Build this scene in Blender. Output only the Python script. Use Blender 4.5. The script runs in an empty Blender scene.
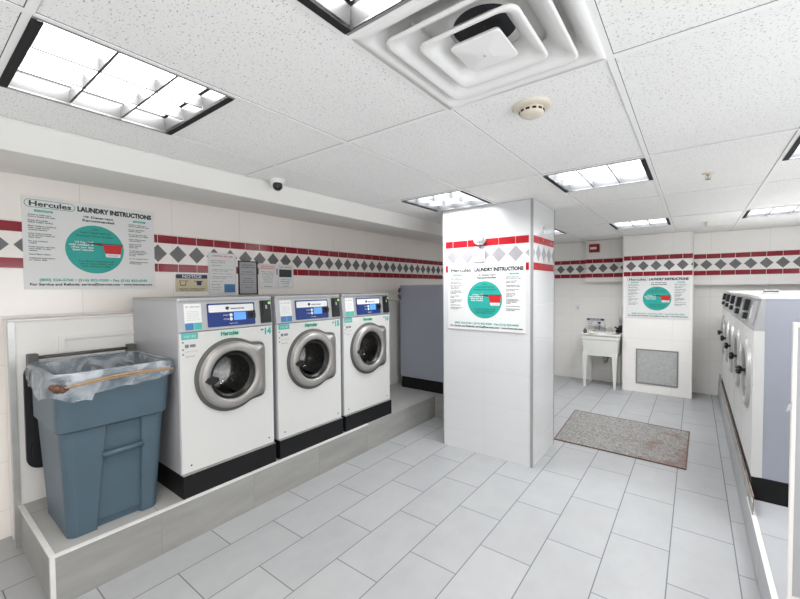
import bpy, math, random
from mathutils import Matrix, Vector
random.seed(7)
D = bpy.data; SC = bpy.context.scene; COL = SC.collection
PI = math.pi

# ------------------------------------------------------------------ materials
def new_mat(name):
    m = D.materials.new(name); m.use_nodes = True
    return m, m.node_tree, m.node_tree.nodes['Principled BSDF']
def rgb(c): return (c[0], c[1], c[2], 1.0)
def mat(name, c, rough=.5, metal=0., noise=0., nscale=20., spec=.5, bump=0., bscale=200., emit=None, estr=0., coat=0., alpha=1., trans=0., ior=1.45):
    m, nt, b = new_mat(name)
    b.inputs['Base Color'].default_value = rgb(c); b.inputs['Roughness'].default_value = rough
    b.inputs['Metallic'].default_value = metal; b.inputs['Specular IOR Level'].default_value = spec
    b.inputs['Coat Weight'].default_value = coat; b.inputs['Alpha'].default_value = alpha
    b.inputs['Transmission Weight'].default_value = trans; b.inputs['IOR'].default_value = ior
    if noise > 0 or bump > 0:
        tc = nt.nodes.new('ShaderNodeTexCoord')
    if noise > 0:
        n = nt.nodes.new('ShaderNodeTexNoise'); n.inputs['Scale'].default_value = nscale; n.inputs['Detail'].default_value = 5
        nt.links.new(tc.outputs['Object'], n.inputs['Vector'])
        r = nt.nodes.new('ShaderNodeMapRange'); r.inputs['From Min'].default_value = .3; r.inputs['From Max'].default_value = .7
        r.inputs['To Min'].default_value = 1 - noise; r.inputs['To Max'].default_value = 1 + noise * .6
        nt.links.new(n.outputs['Fac'], r.inputs['Value'])
        v = nt.nodes.new('ShaderNodeVectorMath'); v.operation = 'SCALE'; v.inputs[0].default_value = c
        nt.links.new(r.outputs['Result'], v.inputs['Scale']); nt.links.new(v.outputs['Vector'], b.inputs['Base Color'])
    if bump > 0:
        n2 = nt.nodes.new('ShaderNodeTexNoise'); n2.inputs['Scale'].default_value = bscale
        nt.links.new(tc.outputs['Object'], n2.inputs['Vector'])
        bp = nt.nodes.new('ShaderNodeBump'); bp.inputs['Strength'].default_value = bump; bp.inputs['Distance'].default_value = .002
        nt.links.new(n2.outputs['Fac'], bp.inputs['Height']); nt.links.new(bp.outputs['Normal'], b.inputs['Normal'])
    if emit:
        b.inputs['Emission Color'].default_value = rgb(emit); b.inputs['Emission Strength'].default_value = estr
    return m

def math_node(nt, op, a, b_=None):
    n = nt.nodes.new('ShaderNodeMath'); n.operation = op
    for i, v in enumerate((a, b_)):
        if v is None: continue
        if isinstance(v, (int, float)): n.inputs[i].default_value = v
        else: nt.links.new(v, n.inputs[i])
    return n.outputs[0]

def tile_mat(name, base, grout, tw, th, u0, v0, gw, rough=.25, stagger=0., var=.03, cloud=.05, cscale=3., coat=0., gmix=1., streak=(1, 1, 1), speck=0.):
    """rectangular tiles laid out in the metric UV map"""
    m, nt, b = new_mat(name)
    uv = nt.nodes.new('ShaderNodeUVMap'); uv.uv_map = 'UVMap'
    sp = nt.nodes.new('ShaderNodeSeparateXYZ'); nt.links.new(uv.outputs['UV'], sp.inputs[0])
    u = math_node(nt, 'DIVIDE', math_node(nt, 'SUBTRACT', sp.outputs[0], u0), tw)
    col = math_node(nt, 'FLOOR', u)
    v = math_node(nt, 'DIVIDE', math_node(nt, 'SUBTRACT', sp.outputs[1], v0), th)
    if stagger:
        par = math_node(nt, 'FLOORED_MODULO', col, 2.0)
        v = math_node(nt, 'SUBTRACT', v, math_node(nt, 'MULTIPLY', par, stagger))
    row = math_node(nt, 'FLOOR', v)
    du = math_node(nt, 'MULTIPLY', math_node(nt, 'ABSOLUTE', math_node(nt, 'SUBTRACT', math_node(nt, 'ROUND', u), u)), tw)
    dv = math_node(nt, 'MULTIPLY', math_node(nt, 'ABSOLUTE', math_node(nt, 'SUBTRACT', math_node(nt, 'ROUND', v), v)), th)
    d = math_node(nt, 'MINIMUM', du, dv)
    mr = nt.nodes.new('ShaderNodeMapRange'); mr.inputs['From Min'].default_value = gw * .35; mr.inputs['From Max'].default_value = gw * .65
    mr.inputs['To Min'].default_value = gmix; mr.inputs['To Max'].default_value = 0
    nt.links.new(d, mr.inputs['Value'])
    cv = nt.nodes.new('ShaderNodeCombineXYZ'); nt.links.new(col, cv.inputs[0]); nt.links.new(row, cv.inputs[1])
    wn = nt.nodes.new('ShaderNodeTexWhiteNoise'); nt.links.new(cv.outputs[0], wn.inputs['Vector'])
    tc = nt.nodes.new('ShaderNodeTexCoord')
    mp = nt.nodes.new('ShaderNodeMapping'); mp.inputs['Scale'].default_value = streak
    nt.links.new(tc.outputs['Object'], mp.inputs['Vector'])
    ad = nt.nodes.new('ShaderNodeVectorMath'); ad.operation = 'ADD'
    wv = nt.nodes.new('ShaderNodeVectorMath'); wv.operation = 'SCALE'; wv.inputs['Scale'].default_value = 7.0
    nt.links.new(wn.outputs['Color'], wv.inputs[0]); nt.links.new(mp.outputs[0], ad.inputs[0]); nt.links.new(wv.outputs[0], ad.inputs[1])
    nz = nt.nodes.new('ShaderNodeTexNoise'); nz.inputs['Scale'].default_value = cscale; nz.inputs['Detail'].default_value = 6; nz.inputs['Roughness'].default_value = .6
    nt.links.new(ad.outputs[0], nz.inputs['Vector'])
    f = math_node(nt, 'ADD', math_node(nt, 'MULTIPLY', math_node(nt, 'SUBTRACT', wn.outputs['Value'], .5), 2 * var),
                  math_node(nt, 'MULTIPLY', math_node(nt, 'SUBTRACT', nz.outputs['Fac'], .5), 4 * cloud))
    f = math_node(nt, 'ADD', f, 1.0)
    vs = nt.nodes.new('ShaderNodeVectorMath'); vs.operation = 'SCALE'; vs.inputs[0].default_value = base; nt.links.new(f, vs.inputs['Scale'])
    mx = nt.nodes.new('ShaderNodeMix'); mx.data_type = 'RGBA'
    nt.links.new(mr.outputs[0], mx.inputs['Factor']); nt.links.new(vs.outputs[0], mx.inputs['A']); mx.inputs['B'].default_value = rgb(grout)
    nt.links.new(mx.outputs['Result'], b.inputs['Base Color'])
    rr = math_node(nt, 'ADD', math_node(nt, 'MULTIPLY', mr.outputs[0], .5), rough)
    nt.links.new(rr, b.inputs['Roughness'])
    bp = nt.nodes.new('ShaderNodeBump'); bp.invert = True; bp.inputs['Strength'].default_value = .25; bp.inputs['Distance'].default_value = .002
    nt.links.new(mr.outputs[0], bp.inputs['Height']); nt.links.new(bp.outputs[0], b.inputs['Normal'])
    b.inputs['Coat Weight'].default_value = coat
    return m

WHT = (.85, .825, .79)
GRT = (.60, .585, .56)
def wall_tile(name, u0, c=None): return tile_mat(name, c or WHT, GRT, .61, .31, u0, 1.73, .004, rough=.16, var=.012, cloud=.012, gmix=.75)
M_wl = wall_tile('cream white tile left wall', .836, (.875, .82, .77))
M_wb = wall_tile('white tile back wall', .18)
M_wsink = wall_tile('white tile sink wall', -1.70)
M_wcol = wall_tile('white tile column', -.25)
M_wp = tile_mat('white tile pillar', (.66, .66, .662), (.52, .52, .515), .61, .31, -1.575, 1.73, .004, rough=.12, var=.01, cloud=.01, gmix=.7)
M_floor = tile_mat('grey floor tile', (.335, .34, .345), (.09, .09, .092), .3105, .613, -.101, 2.46, .0055, rough=.38, stagger=.5, var=.035, cloud=.07, cscale=5, streak=(1.2, .8, 1), gmix=.85)
M_plat = tile_mat('grey platform tile', (.36, .355, .345), (.2, .2, .2), .61, .62, -2.515, .935, .004, rough=.4, var=.04, cloud=.10, cscale=2.5, streak=(1, .5, 3))
M_riser = tile_mat('grey riser tile', (.285, .28, .265), (.25, .24, .23), .61, 2, .94, -1, .004, rough=.42, var=.05, cloud=.14, cscale=2.5, streak=(1, .8, 5))
M_platr = tile_mat('grey right platform tile', (.38, .385, .395), (.2, .2, .2), .61, .62, .285, 2.86, .005, rough=.4, var=.04, cloud=.05, cscale=3)
M_red = mat('red glazed tile', (.27, .014, .026), .12, noise=.18, nscale=6)
M_redp = mat('bright red glazed tile', (.40, .010, .018), .12, noise=.1, nscale=6)
M_dia = mat('dark grey diamond tile', (.155, .15, .152), .2, noise=.15, nscale=9)
M_diap = mat('grey diamond tile', (.36, .345, .36), .2, noise=.12, nscale=9)
M_plaster = mat('cream painted plaster', (.78, .765, .73), .6, noise=.02, nscale=2, bump=.1, bscale=60)
M_half = mat('cream painted panel', (.80, .775, .74), .45, noise=.03, nscale=2)
M_edge = mat('brushed metal edging', (.52, .52, .50), .35, .7, noise=.1, nscale=15)
M_trimw = mat('pale tile edge trim', (.66, .655, .635), .4, noise=.06, nscale=20)
M_bead = mat('grey corner bead', (.33, .33, .33), .45, .3)
M_tbar = mat('white ceiling bar', (.88, .875, .86), .5)
M_gap = mat('dark ceiling gap', (.12, .12, .115), .9)

def ceiling_mat():
    m, nt, b = new_mat('speckled ceiling tile')
    tc = nt.nodes.new('ShaderNodeTexCoord')
    mp = nt.nodes.new('ShaderNodeMapping'); mp.inputs['Scale'].default_value = (1, 1.6, 1)
    nt.links.new(tc.outputs['Object'], mp.inputs['Vector'])
    n = nt.nodes.new('ShaderNodeTexNoise'); n.inputs['Scale'].default_value = 105; n.inputs['Detail'].default_value = 3; n.inputs['Roughness'].default_value = .55
    nt.links.new(mp.outputs[0], n.inputs['Vector'])
    r = nt.nodes.new('ShaderNodeValToRGB'); r.color_ramp.elements[0].position = .345; r.color_ramp.elements[0].color = (.44, .43, .41, 1)
    r.color_ramp.elements[1].position = .39; r.color_ramp.elements[1].color = (.885, .88, .86, 1)
    nt.links.new(n.outputs['Fac'], r.inputs[0])
    n2 = nt.nodes.new('ShaderNodeTexNoise'); n2.inputs['Scale'].default_value = 1.5; nt.links.new(tc.outputs['Object'], n2.inputs['Vector'])
    mr = nt.nodes.new('ShaderNodeMapRange'); mr.inputs['To Min'].default_value = .95; mr.inputs['To Max'].default_value = 1.03; nt.links.new(n2.outputs['Fac'], mr.inputs[0])
    v = nt.nodes.new('ShaderNodeVectorMath'); v.operation = 'SCALE'; nt.links.new(r.outputs[0], v.inputs[0]); nt.links.new(mr.outputs[0], v.inputs['Scale'])
    nt.links.new(v.outputs[0], b.inputs['Base Color']); b.inputs['Roughness'].default_value = .9
    bp = nt.nodes.new('ShaderNodeBump'); bp.inputs['Strength'].default_value = .5; bp.inputs['Distance'].default_value = .003
    nt.links.new(r.outputs[0], bp.inputs['Height']); nt.links.new(bp.outputs[0], b.inputs['Normal'])
    return m
M_ceil = ceiling_mat()

def mat_rug():
    m, nt, b = new_mat('worn speckled mat')
    tc = nt.nodes.new('ShaderNodeTexCoord')
    n = nt.nodes.new('ShaderNodeTexNoise'); n.inputs['Scale'].default_value = 60; n.inputs['Detail'].default_value = 8; n.inputs['Roughness'].default_value = .75
    nt.links.new(tc.outputs['Object'], n.inputs['Vector'])
    r = nt.nodes.new('ShaderNodeValToRGB'); e = r.color_ramp.elements
    e[0].position = .36; e[0].color = (.085, .08, .075, 1); e[1].position = .64; e[1].color = (.37, .36, .345, 1)
    x = e.new(.5); x.color = (.22, .212, .20, 1)
    nt.links.new(n.outputs['Fac'], r.inputs[0])
    n2 = nt.nodes.new('ShaderNodeTexNoise'); n2.inputs['Scale'].default_value = 5; n2.inputs['Detail'].default_value = 7; n2.inputs['Roughness'].default_value = .7
    nt.links.new(tc.outputs['Object'], n2.inputs['Vector'])
    sp = nt.nodes.new('ShaderNodeSeparateXYZ'); nt.links.new(tc.outputs['Object'], sp.inputs[0])
    bias = math_node(nt, 'MULTIPLY', sp.outputs[0], .16)
    s = math_node(nt, 'ADD', n2.outputs['Fac'], bias)
    r2 = nt.nodes.new('ShaderNodeMapRange'); r2.inputs['From Min'].default_value = .56; r2.inputs['From Max'].default_value = .68; nt.links.new(s, r2.inputs[0])
    r2.inputs['To Max'].default_value = .75
    mx = nt.nodes.new('ShaderNodeMix'); mx.data_type = 'RGBA'; nt.links.new(r2.outputs[0], mx.inputs['Factor'])
    nt.links.new(r.outputs[0], mx.inputs['A']); mx.inputs['B'].default_value = (.16, .075, .055, 1)
    nt.links.new(mx.outputs['Result'], b.inputs['Base Color']); b.inputs['Roughness'].default_value = .85
    bp = nt.nodes.new('ShaderNodeBump'); bp.inputs['Strength'].default_value = .5; bp.inputs['Distance'].default_value = .004
    nt.links.new(n.outputs['Fac'], bp.inputs['Height']); nt.links.new(bp.outputs[0], b.inputs['Normal'])
    return m
M_mat = mat_rug()
M_matedge = mat('rusty mat border', (.14, .075, .06), .8, noise=.4, nscale=30)

M_steel = mat('brushed steel', (.50, .50, .51), .38, .75, noise=.05, nscale=4)
M_side_lit = mat('pale grey painted steel', (.47, .47, .49), .30, .15, noise=.02, nscale=3)  # same cabinet steel as below, brighter light on the left row put into colour
M_side_dim = mat('pale blue grey painted steel', (.345, .36, .415), .30, .15, noise=.02, nscale=3)  # darker copy of the cabinet steel, dimmer light put into its colour
M_console = mat('grey console metal', (.44, .44, .445), .38, .55, noise=.05, nscale=4)
M_front = mat('white enamel', (.585, .583, .565), .28)
M_black = mat('black plinth paint', (.009, .009, .010), .5, noise=.2, nscale=10, spec=.25)
M_rubber = mat('dark grey rubber', (.09, .088, .085), .55)
M_ring = mat('door ring metal', (.37, .355, .335), .42, .6, noise=.06, nscale=12)
M_ringl = mat('pale door ring', (.50, .50, .49), .35, .5)
M_drum = mat('steel drum', (.42, .41, .40), .3, .9, noise=.3, nscale=25)
M_glass = mat('dark door glass', (.75, .75, .75), .03, trans=1., ior=1.3)
M_blkpl = mat('black plastic', (.012, .012, .012), .35)
M_blue = mat('blue control film', (.008, .032, .17), .4)
M_screen = mat('lit blue screen', (.1, .3, .8), .2, emit=(.10, .26, .75), estr=.6)
M_led = mat('green indicator', (.2, .5, .05), .3, emit=(.45, .9, .1), estr=.8)
M_white = mat('white print', (.74, .74, .725), .45)
M_teal = mat('teal print', (.02, .36, .31), .45)
M_tealp = mat('pale teal print', (.07, .38, .35), .45)
M_navy = mat('navy print', (.02, .025, .14), .45)
M_bluep = mat('mid blue print', (.05, .18, .38), .45)
M_ink = mat('dark printing ink', (.035, .045, .045), .5)
M_inkg = mat('grey printing ink', (.16, .17, .17), .5)
M_redpr = mat('red print', (.55, .015, .02), .45)
M_green = mat('dark green print', (.015, .17, .10), .45)
M_mint = mat('pale mint print', (.42, .60, .52), .45)
M_cream = mat('cream sign face', (.62, .55, .36), .45)
M_greyp = mat('grey paper', (.40, .40, .41), .5)
M_bin = mat('slate blue plastic', (.060, .097, .125), .42, noise=.06, nscale=4, bump=.15, bscale=300)
M_lid = mat('black lid plastic', (.012, .012, .013), .4)
M_band = mat('tan band', (.34, .22, .12), .5, noise=.25, nscale=30)
M_knot = mat('brown knot', (.10, .04, .022), .45, noise=.4, nscale=40)
M_rust = mat('rusty weathered board', (.20, .15, .12), .8, noise=.6, nscale=14)
M_rustt = mat('dirty grey board face', (.36, .35, .33), .6, noise=.3, nscale=7)
M_access = mat('grey galvanised panel', (.46, .465, .45), .5, .2, noise=.12, nscale=25)
M_accessf = mat('grey frame of panel', (.27, .27, .26), .5, .3)
M_beige = mat('aged beige plastic', (.68, .62, .52), .45)
M_whitepl = mat('white plastic', (.74, .74, .73), .3)
M_sink = mat('aged white sink plastic', (.74, .74, .70), .35, noise=.03, nscale=5)
M_brass = mat('dull brass', (.42, .34, .2), .35, .9)
M_redpl = mat('red plastic', (.30, .015, .02), .35)
M_lens = mat('glowing lamp panel', (.9, .9, .9), .5, emit=(1., .985, .955), estr=7.)
M_louver = mat('low glare dark mirror louver', (.12, .122, .125), .35, .8)
M_fixture = mat('grey fixture frame', (.30, .30, .30), .4, .4)
M_slot = mat('black air slot', (.01, .01, .01), .8)
M_dark = mat('dark duct', (.03, .03, .035), .8)
M_diff = mat('white enamelled diffuser', (.80, .79, .775), .30)

def liner_mat():
    m, nt, b = new_mat('clear plastic film')
    out = nt.nodes['Material Output']
    tr = nt.nodes.new('ShaderNodeBsdfTransparent'); tr.inputs[0].default_value = (.93, .95, .97, 1)
    b.inputs['Base Color'].default_value = (.75, .79, .83, 1); b.inputs['Roughness'].default_value = .18
    b.inputs['Specular IOR Level'].default_value = .9
    tc = nt.nodes.new('ShaderNodeTexCoord'); n = nt.nodes.new('ShaderNodeTexNoise'); n.inputs['Scale'].default_value = 9; n.inputs['Detail'].default_value = 3
    n.inputs['Distortion'].default_value = 1.2
    nt.links.new(tc.outputs['Object'], n.inputs['Vector'])
    bp = nt.nodes.new('ShaderNodeBump'); bp.inputs['Strength'].default_value = .9; bp.inputs['Distance'].default_value = .02
    nt.links.new(n.outputs['Fac'], bp.inputs['Height']); nt.links.new(bp.outputs[0], b.inputs['Normal'])
    mr = nt.nodes.new('ShaderNodeMapRange'); mr.inputs['From Min'].default_value = .3; mr.inputs['From Max'].default_value = .75
    mr.inputs['To Min'].default_value = .06; mr.inputs['To Max'].default_value = .58
    nt.links.new(n.outputs['Fac'], mr.inputs[0])
    mx = nt.nodes.new('ShaderNodeMixShader'); nt.links.new(mr.outputs[0], mx.inputs[0])
    nt.links.new(tr.outputs[0], mx.inputs[1]); nt.links.new(b.outputs[0], mx.inputs[2]); nt.links.new(mx.outputs[0], out.inputs[0])
    return m
M_liner = liner_mat()

# ------------------------------------------------------------------ mesh building
def frame(o, u, v, n):
    return Matrix(((u[0], v[0], n[0], o[0]), (u[1], v[1], n[1], o[1]), (u[2], v[2], n[2], o[2]), (0, 0, 0, 1)))
ID = Matrix.Identity(4)
class MB:
    def __init__(s): s.v = []; s.f = []; s.m = []; s.sm = []
    def add(s, vs, fs, mi=0, M=ID, smooth=False):
        o = len(s.v); s.v += [M @ Vector(p) for p in vs]
        for f in fs: s.f.append([i + o for i in f]); s.m.append(mi); s.sm.append(smooth)
        return s
    def box(s, x0, x1, y0, y1, z0, z1, mi=0, M=ID):
        vs = [(x, y, z) for z in (z0, z1) for y in (y0, y1) for x in (x0, x1)]
        return s.add(vs, [(0, 2, 3, 1), (4, 5, 7, 6), (0, 1, 5, 4), (2, 6, 7, 3), (0, 4, 6, 2), (1, 3, 7, 5)], mi, M)
    def prism(s, pts, t0, t1, mi=0, M=ID, smooth=False):
        """polygon (counter-clockwise in u,v) extruded along the frame's third axis"""
        n = len(pts); vs = [(p[0], p[1], t0) for p in pts] + [(p[0], p[1], t1) for p in pts]
        s.add(vs, [tuple(range(n, 2 * n)), tuple(reversed(range(n)))], mi, M)
        return s.add(vs, [(i, (i + 1) % n, (i + 1) % n + n, i + n) for i in range(n)], mi, M, smooth)
    def bevel_prism(s, pts, t0, t1, b, mi=0, M=ID):
        """prism with a bevelled rim towards t1"""
        c = inset(pts, b); n = len(pts)
        vs = [(p[0], p[1], t0) for p in pts] + [(p[0], p[1], t1 - b) for p in pts] + [(p[0], p[1], t1) for p in c]
        fs = [tuple(range(2 * n, 3 * n)), tuple(reversed(range(n)))]
        s.add(vs, fs, mi, M)
        fs = [(i + k, (i + 1) % n + k, (i + 1) % n + k + n, i + k + n) for k in (0, n) for i in range(n)]
        return s.add(vs, fs, mi, M, len(pts) > 8)
    def lathe(s, prof, seg=32, mi=0, M=ID, smooth=True, cap0=False, cap1=False):
        """prof = (radius, height) about the frame's third axis"""
        vs = []
        for r, h in prof:
            for k in range(seg): a = 2 * PI * k / seg; vs.append((r * math.cos(a), r * math.sin(a), h))
        fs = []
        for j in range(len(prof) - 1):
            for k in range(seg):
                k2 = (k + 1) % seg; fs.append((j * seg + k, j * seg + k2, (j + 1) * seg + k2, (j + 1) * seg + k))
        s.add(vs, fs, mi, M, smooth)
        if cap0: s.add(vs[:seg], [tuple(reversed(range(seg)))], mi, M)
        if cap1: s.add(vs[-seg:], [tuple(range(seg))], mi, M)
        return s
    def tube(s, pts, r, seg=10, mi=0, M=ID):
        pts = [Vector(p) for p in pts]; vs = []; n = len(pts)
        for i, p in enumerate(pts):
            d = (pts[min(i + 1, n - 1)] - pts[max(i - 1, 0)]).normalized()
            a = d.cross(Vector((0, 0, 1)));
            if a.length < .01: a = d.cross(Vector((1, 0, 0)))
            a.normalize(); b = d.cross(a)
            rr = r[i] if isinstance(r, (list, tuple)) else r
            for k in range(seg):
                t = 2 * PI * k / seg; vs.append(tuple(p + a * math.cos(t) * rr + b * math.sin(t) * rr))
        fs = [(j * seg + k, (j + 1) * seg + k, (j + 1) * seg + (k + 1) % seg, j * seg + (k + 1) % seg) for j in range(n - 1) for k in range(seg)]
        fs += [tuple(range(seg)), tuple(reversed(range((n - 1) * seg, n * seg)))]
        return s.add(vs, fs, mi, M, True)
    def loft(s, rings, mi=0, M=ID, smooth=False, cap0=True, cap1=True):
        n = len(rings[0]); vs = [p for r in rings for p in r]
        fs = [(j * n + k, j * n + (k + 1) % n, (j + 1) * n + (k + 1) % n, (j + 1) * n + k) for j in range(len(rings) - 1) for k in range(n)]
        s.add(vs, fs, mi, M, smooth)
        if cap0: s.add(rings[0], [tuple(reversed(range(n)))], mi, M)
        if cap1: s.add(rings[-1], [tuple(range(n))], mi, M)
        return s
    def build(s, name, mats, parent=None, bev=0., smooth_angle=None):
        me = D.meshes.new(name); me.from_pydata([tuple(p) for p in s.v], [], s.f)
        if not isinstance(mats, (list, tuple)): mats = [mats]
        for m in mats: me.materials.append(m)
        me.polygons.foreach_set('material_index', s.m); me.polygons.foreach_set('use_smooth', s.sm)
        uv = me.uv_layers.new(name='UVMap')
        for p in me.polygons:
            n = p.normal; ax = max(range(3), key=lambda i: abs(n[i]))
            for li in p.loop_indices:
                c = me.vertices[me.loops[li].vertex_index].co
                uv.data[li].uv = ((c.y, c.z) if ax == 0 else (c.x, c.z) if ax == 1 else (c.x, c.y))
        o = D.objects.new(name, me); COL.objects.link(o)
        if parent: o.parent = parent
        if bev > 0:
            b = o.modifiers.new('bevel', 'BEVEL'); b.width = bev; b.segments = 2; b.limit_method = 'ANGLE'; b.angle_limit = math.radians(40)
        return o

def inset(pts, d):
    n = len(pts); out = []
    for i in range(n):
        a = Vector(pts[i - 1]); b = Vector(pts[i]); c = Vector(pts[(i + 1) % n])
        e1 = (b - a).normalized(); e2 = (c - b).normalized()
        n1 = Vector((-e1.y, e1.x)); n2 = Vector((-e2.y, e2.x)); m = n1 + n2
        if m.length < 1e-6: m = n1
        m.normalize(); k = max(.4, m.dot(n1)); q = b + m * (d / k); out.append((q.x, q.y))
    return out
def rect(x0, x1, y0, y1): return [(x0, y0), (x1, y0), (x1, y1), (x0, y1)]
def rrect(x0, x1, y0, y1, r, k=4):
    out = []
    for cx, cy, a0 in ((x1 - r, y0 + r, -PI / 2), (x1 - r, y1 - r, 0), (x0 + r, y1 - r, PI / 2), (x0 + r, y0 + r, PI)):
        for i in range(k + 1): a = a0 + PI / 2 * i / k; out.append((cx + r * math.cos(a), cy + r * math.sin(a)))
    return out
def disc(cx, cy, rx, ry=None, n=40):
    ry = ry or rx; return [(cx + rx * math.cos(2 * PI * k / n), cy + ry * math.sin(2 * PI * k / n)) for k in range(n)]

_tc = {}
def text_geo(txt, bold):
    key = (txt, bold)
    if key not in _tc:
        cu = D.curves.new('t', 'FONT'); cu.body = txt; cu.size = 1; cu.resolution_u = 2; cu.offset = bold; cu.fill_mode = 'FRONT'
        ob = D.objects.new('t', cu); COL.objects.link(ob)
        bpy.context.view_layer.update()
        me = ob.evaluated_get(bpy.context.evaluated_depsgraph_get()).to_mesh()
        vs = [tuple(v.co) for v in me.vertices]; fs = [tuple(p.vertices) for p in me.polygons]
        D.objects.remove(ob); D.curves.remove(cu)
        _tc[key] = (vs, fs)
    return _tc[key]
def text(mb, txt, x0, x1, y0, y1, M, t=.0008, mi=0, bold=.01, keep=False):
    """fit the words into the rectangle x0..x1, y0..y1 (cap height) of frame M"""
    vs, fs = text_geo(txt, bold)
    if not vs: return
    xa = min(v[0] for v in vs); xb = max(v[0] for v in vs); ya = 0; yb = .70
    sx = (x1 - x0) / max(xb - xa, 1e-6); sy = (y1 - y0) / (yb - ya)
    if keep: sx = min(sx, sy * 1.15)
    mb.add([(x0 + (v[0] - xa) * sx, y0 + (v[1] - ya) * sy, t) for v in vs], fs, mi, M)

# ------------------------------------------------------------------ objects
def thing(name, label, cat, loc=(0, 0, 0), rz=0, group=None):
    o = D.objects.new(name, None); COL.objects.link(o); o.location = loc; o.rotation_euler = (0, 0, rz); o.empty_display_size = .1
    return tag(o, label, cat, group)
def tag(o, label=None, cat=None, group=None, kind=None):
    if label: o['label'] = label
    if cat: o['category'] = cat
    if group: o['group'] = group
    if kind: o['kind'] = kind
    return o
def struct(name, mb, mats, **k): return tag(mb.build(name, mats, **k), kind='structure')
def dup(root, loc, rz, label, group=None):
    r = root.copy(); COL.objects.link(r); r.location = loc; r.rotation_euler = (0, 0, rz); r['label'] = label
    if group: r['group'] = group
    for ch in list(root.children):
        c = ch.copy(); COL.objects.link(c); c.parent = r
        for g in list(ch.children):
            d = g.copy(); COL.objects.link(d); d.parent = c
    return r
FR = frame((0, 0, 0), (1, 0, 0), (0, 0, 1), (0, -1, 0))          # u = x, v = z, out = -y (fronts of local things)

# ================================================================== THE ROOM
H = 2.34; XL = -3.5; XR = 1.5; YB = 7.17; YF = -1.9
def strip(mb, M, u0, u1, ph, ir=1, idm=2, pitch=.157):
    """red / diamond / red tile course on a wall frame (u along, v = height)"""
    k0 = math.floor((u0 - ph) / pitch) - 1; k1 = math.ceil((u1 - ph) / pitch) + 1
    for k in range(k0, k1):
        a = max(u0 + .001, ph + k * pitch + .002); b = min(u1 - .001, ph + (k + 1) * pitch - .002)
        if b - a > .008:
            for z0, z1 in ((1.968, 2.033), (1.732, 1.797)): mb.prism(rect(a, b, z0, z1), 0, .0015, ir, M)
        c = ph + k * pitch; w = .068; h = .072; zc = 1.8825
        pts = [(c - w, zc), (c, zc - h), (c + w, zc), (c, zc + h)]
        lo = u0 + .001; hi = u1 - .001
        if c + w < lo + .01 or c - w > hi - .01: continue
        if c - w < lo or c + w > hi:
            def yat(x): return h * (1 - abs(x - c) / w)
            xs = sorted({max(lo, c - w), min(hi, c + w)} | ({c} if lo < c < hi else set()))
            low = [(x, zc - yat(x)) for x in xs]; up = [(x, zc + yat(x)) for x in reversed(xs)]
            pts = []
            for p in low + up:
                if not any(abs(p[0] - q[0]) < 1e-5 and abs(p[1] - q[1]) < 1e-5 for q in pts): pts.append(p)
        mb.prism(pts, 0, .0015, idm, M)

# floor
mb = MB(); mb.box(XL - .1, XR + .1, YF - .1, YB + .1, -.1, 0); struct('floor', mb, M_floor)
# walls
mb = MB(); mb.box(XL - .1, XL, YF, YB, 0, H + .1)
ML = frame((XL, 0, 0), (0, 1, 0), (0, 0, 1), (1, 0, 0))
strip(mb, ML, YF, YB, 1.334 + .0, 1, 2, .1555)
struct('wall_left', mb, [M_wl, M_red, M_dia])
mb = MB(); mb.box(XL - .1, -1.45, YB, YB + .1, 0, H + .1)
MBK = frame((0, YB, 0), (1, 0, 0), (0, 0, 1), (0, -1, 0))
strip(mb, MBK, XL, -1.46, -1.885)
mb.box(-1.45, -.86, YB, YB + .1, 0, 1.66)
struct('wall_back_left', mb, [M_wsink, M_red, M_dia])
mb = MB(); mb.box(-1.46, -.865, 7.06, YB + .1, 1.66, H)            # bulkhead over the sink
strip(mb, frame((0, 7.06, 0), (1, 0, 0), (0, 0, 1), (0, -1, 0)), -1.46, -.865, -1.355)
struct('wall_sink_bulkhead', mb, [M_wsink, M_red, M_dia])
mb = MB(); mb.box(-.865, -.022, 6.75, YB + .1, 0, H)
strip(mb, frame((0, 6.75, 0), (1, 0, 0), (0, 0, 1), (0, -1, 0)), -.865, -.022, -.61)
struct('wall_back_column', mb, [M_wcol, M_red, M_dia])
mb = MB(); mb.box(-.02, XR + .1, YB, YB + .1, 0, H)
struct('wall_back_right', mb, M_wb)
mb = MB(); mb.box(-.02, XR, 7.06, YB, 1.595, H)
strip(mb, frame((0, 7.06, 0), (1, 0, 0), (0, 0, 1), (0, -1, 0)), -.02, XR, .127)
struct('wall_right_bulkhead', mb, [M_wb, M_red, M_dia])
mb = MB()
RW = ((-1.3, 2.1, .95, 2.15), (3.3, 6.7, 1.68, 2.2))                 # two unseen windows, added to let in fill light from the right
for y0, y1, z0, z1 in ((YF, -1.3, 0, H + .1), (-1.3, 2.1, 0, .95), (-1.3, 2.1, 2.15, H + .1), (2.1, 3.3, 0, H + .1), (3.3, 6.7, 0, 1.68), (3.3, 6.7, 2.2, H + .1), (6.7, YB, 0, H + .1)):
    mb.box(XR, XR + .1, y0, y1, z0, z1)
struct('wall_right', mb, M_wb)
for n_, (y0, y1, z0, z1) in enumerate(RW):
    mb = MB()
    for k in range(4): y = y0 + .02 + (y1 - y0 - .04) * k / 3; mb.box(XR + .03, XR + .07, y - .02, y + .02, z0, z1)
    for z in (z0 + .02, z1 - .02): mb.box(XR + .031, XR + .069, y0, y1, z - .02, z + .02)
    struct('window_%d' % (n_ + 2), mb, M_edge)  # bars of the added openings, out of view
mb = MB(); WX0, WX1, WZ0, WZ1 = -2.9, 1.1, .35, 2.15                 # wall behind the viewer; its wide opening is added for fill light
for b_ in ((XL, XR, 0, WZ0), (XL, XR, WZ1, H + .1), (XL, WX0, WZ0, WZ1), (WX1, XR, WZ0, WZ1)): mb.box(b_[0], b_[1], YF - .1, YF, b_[2], b_[3])
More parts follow.
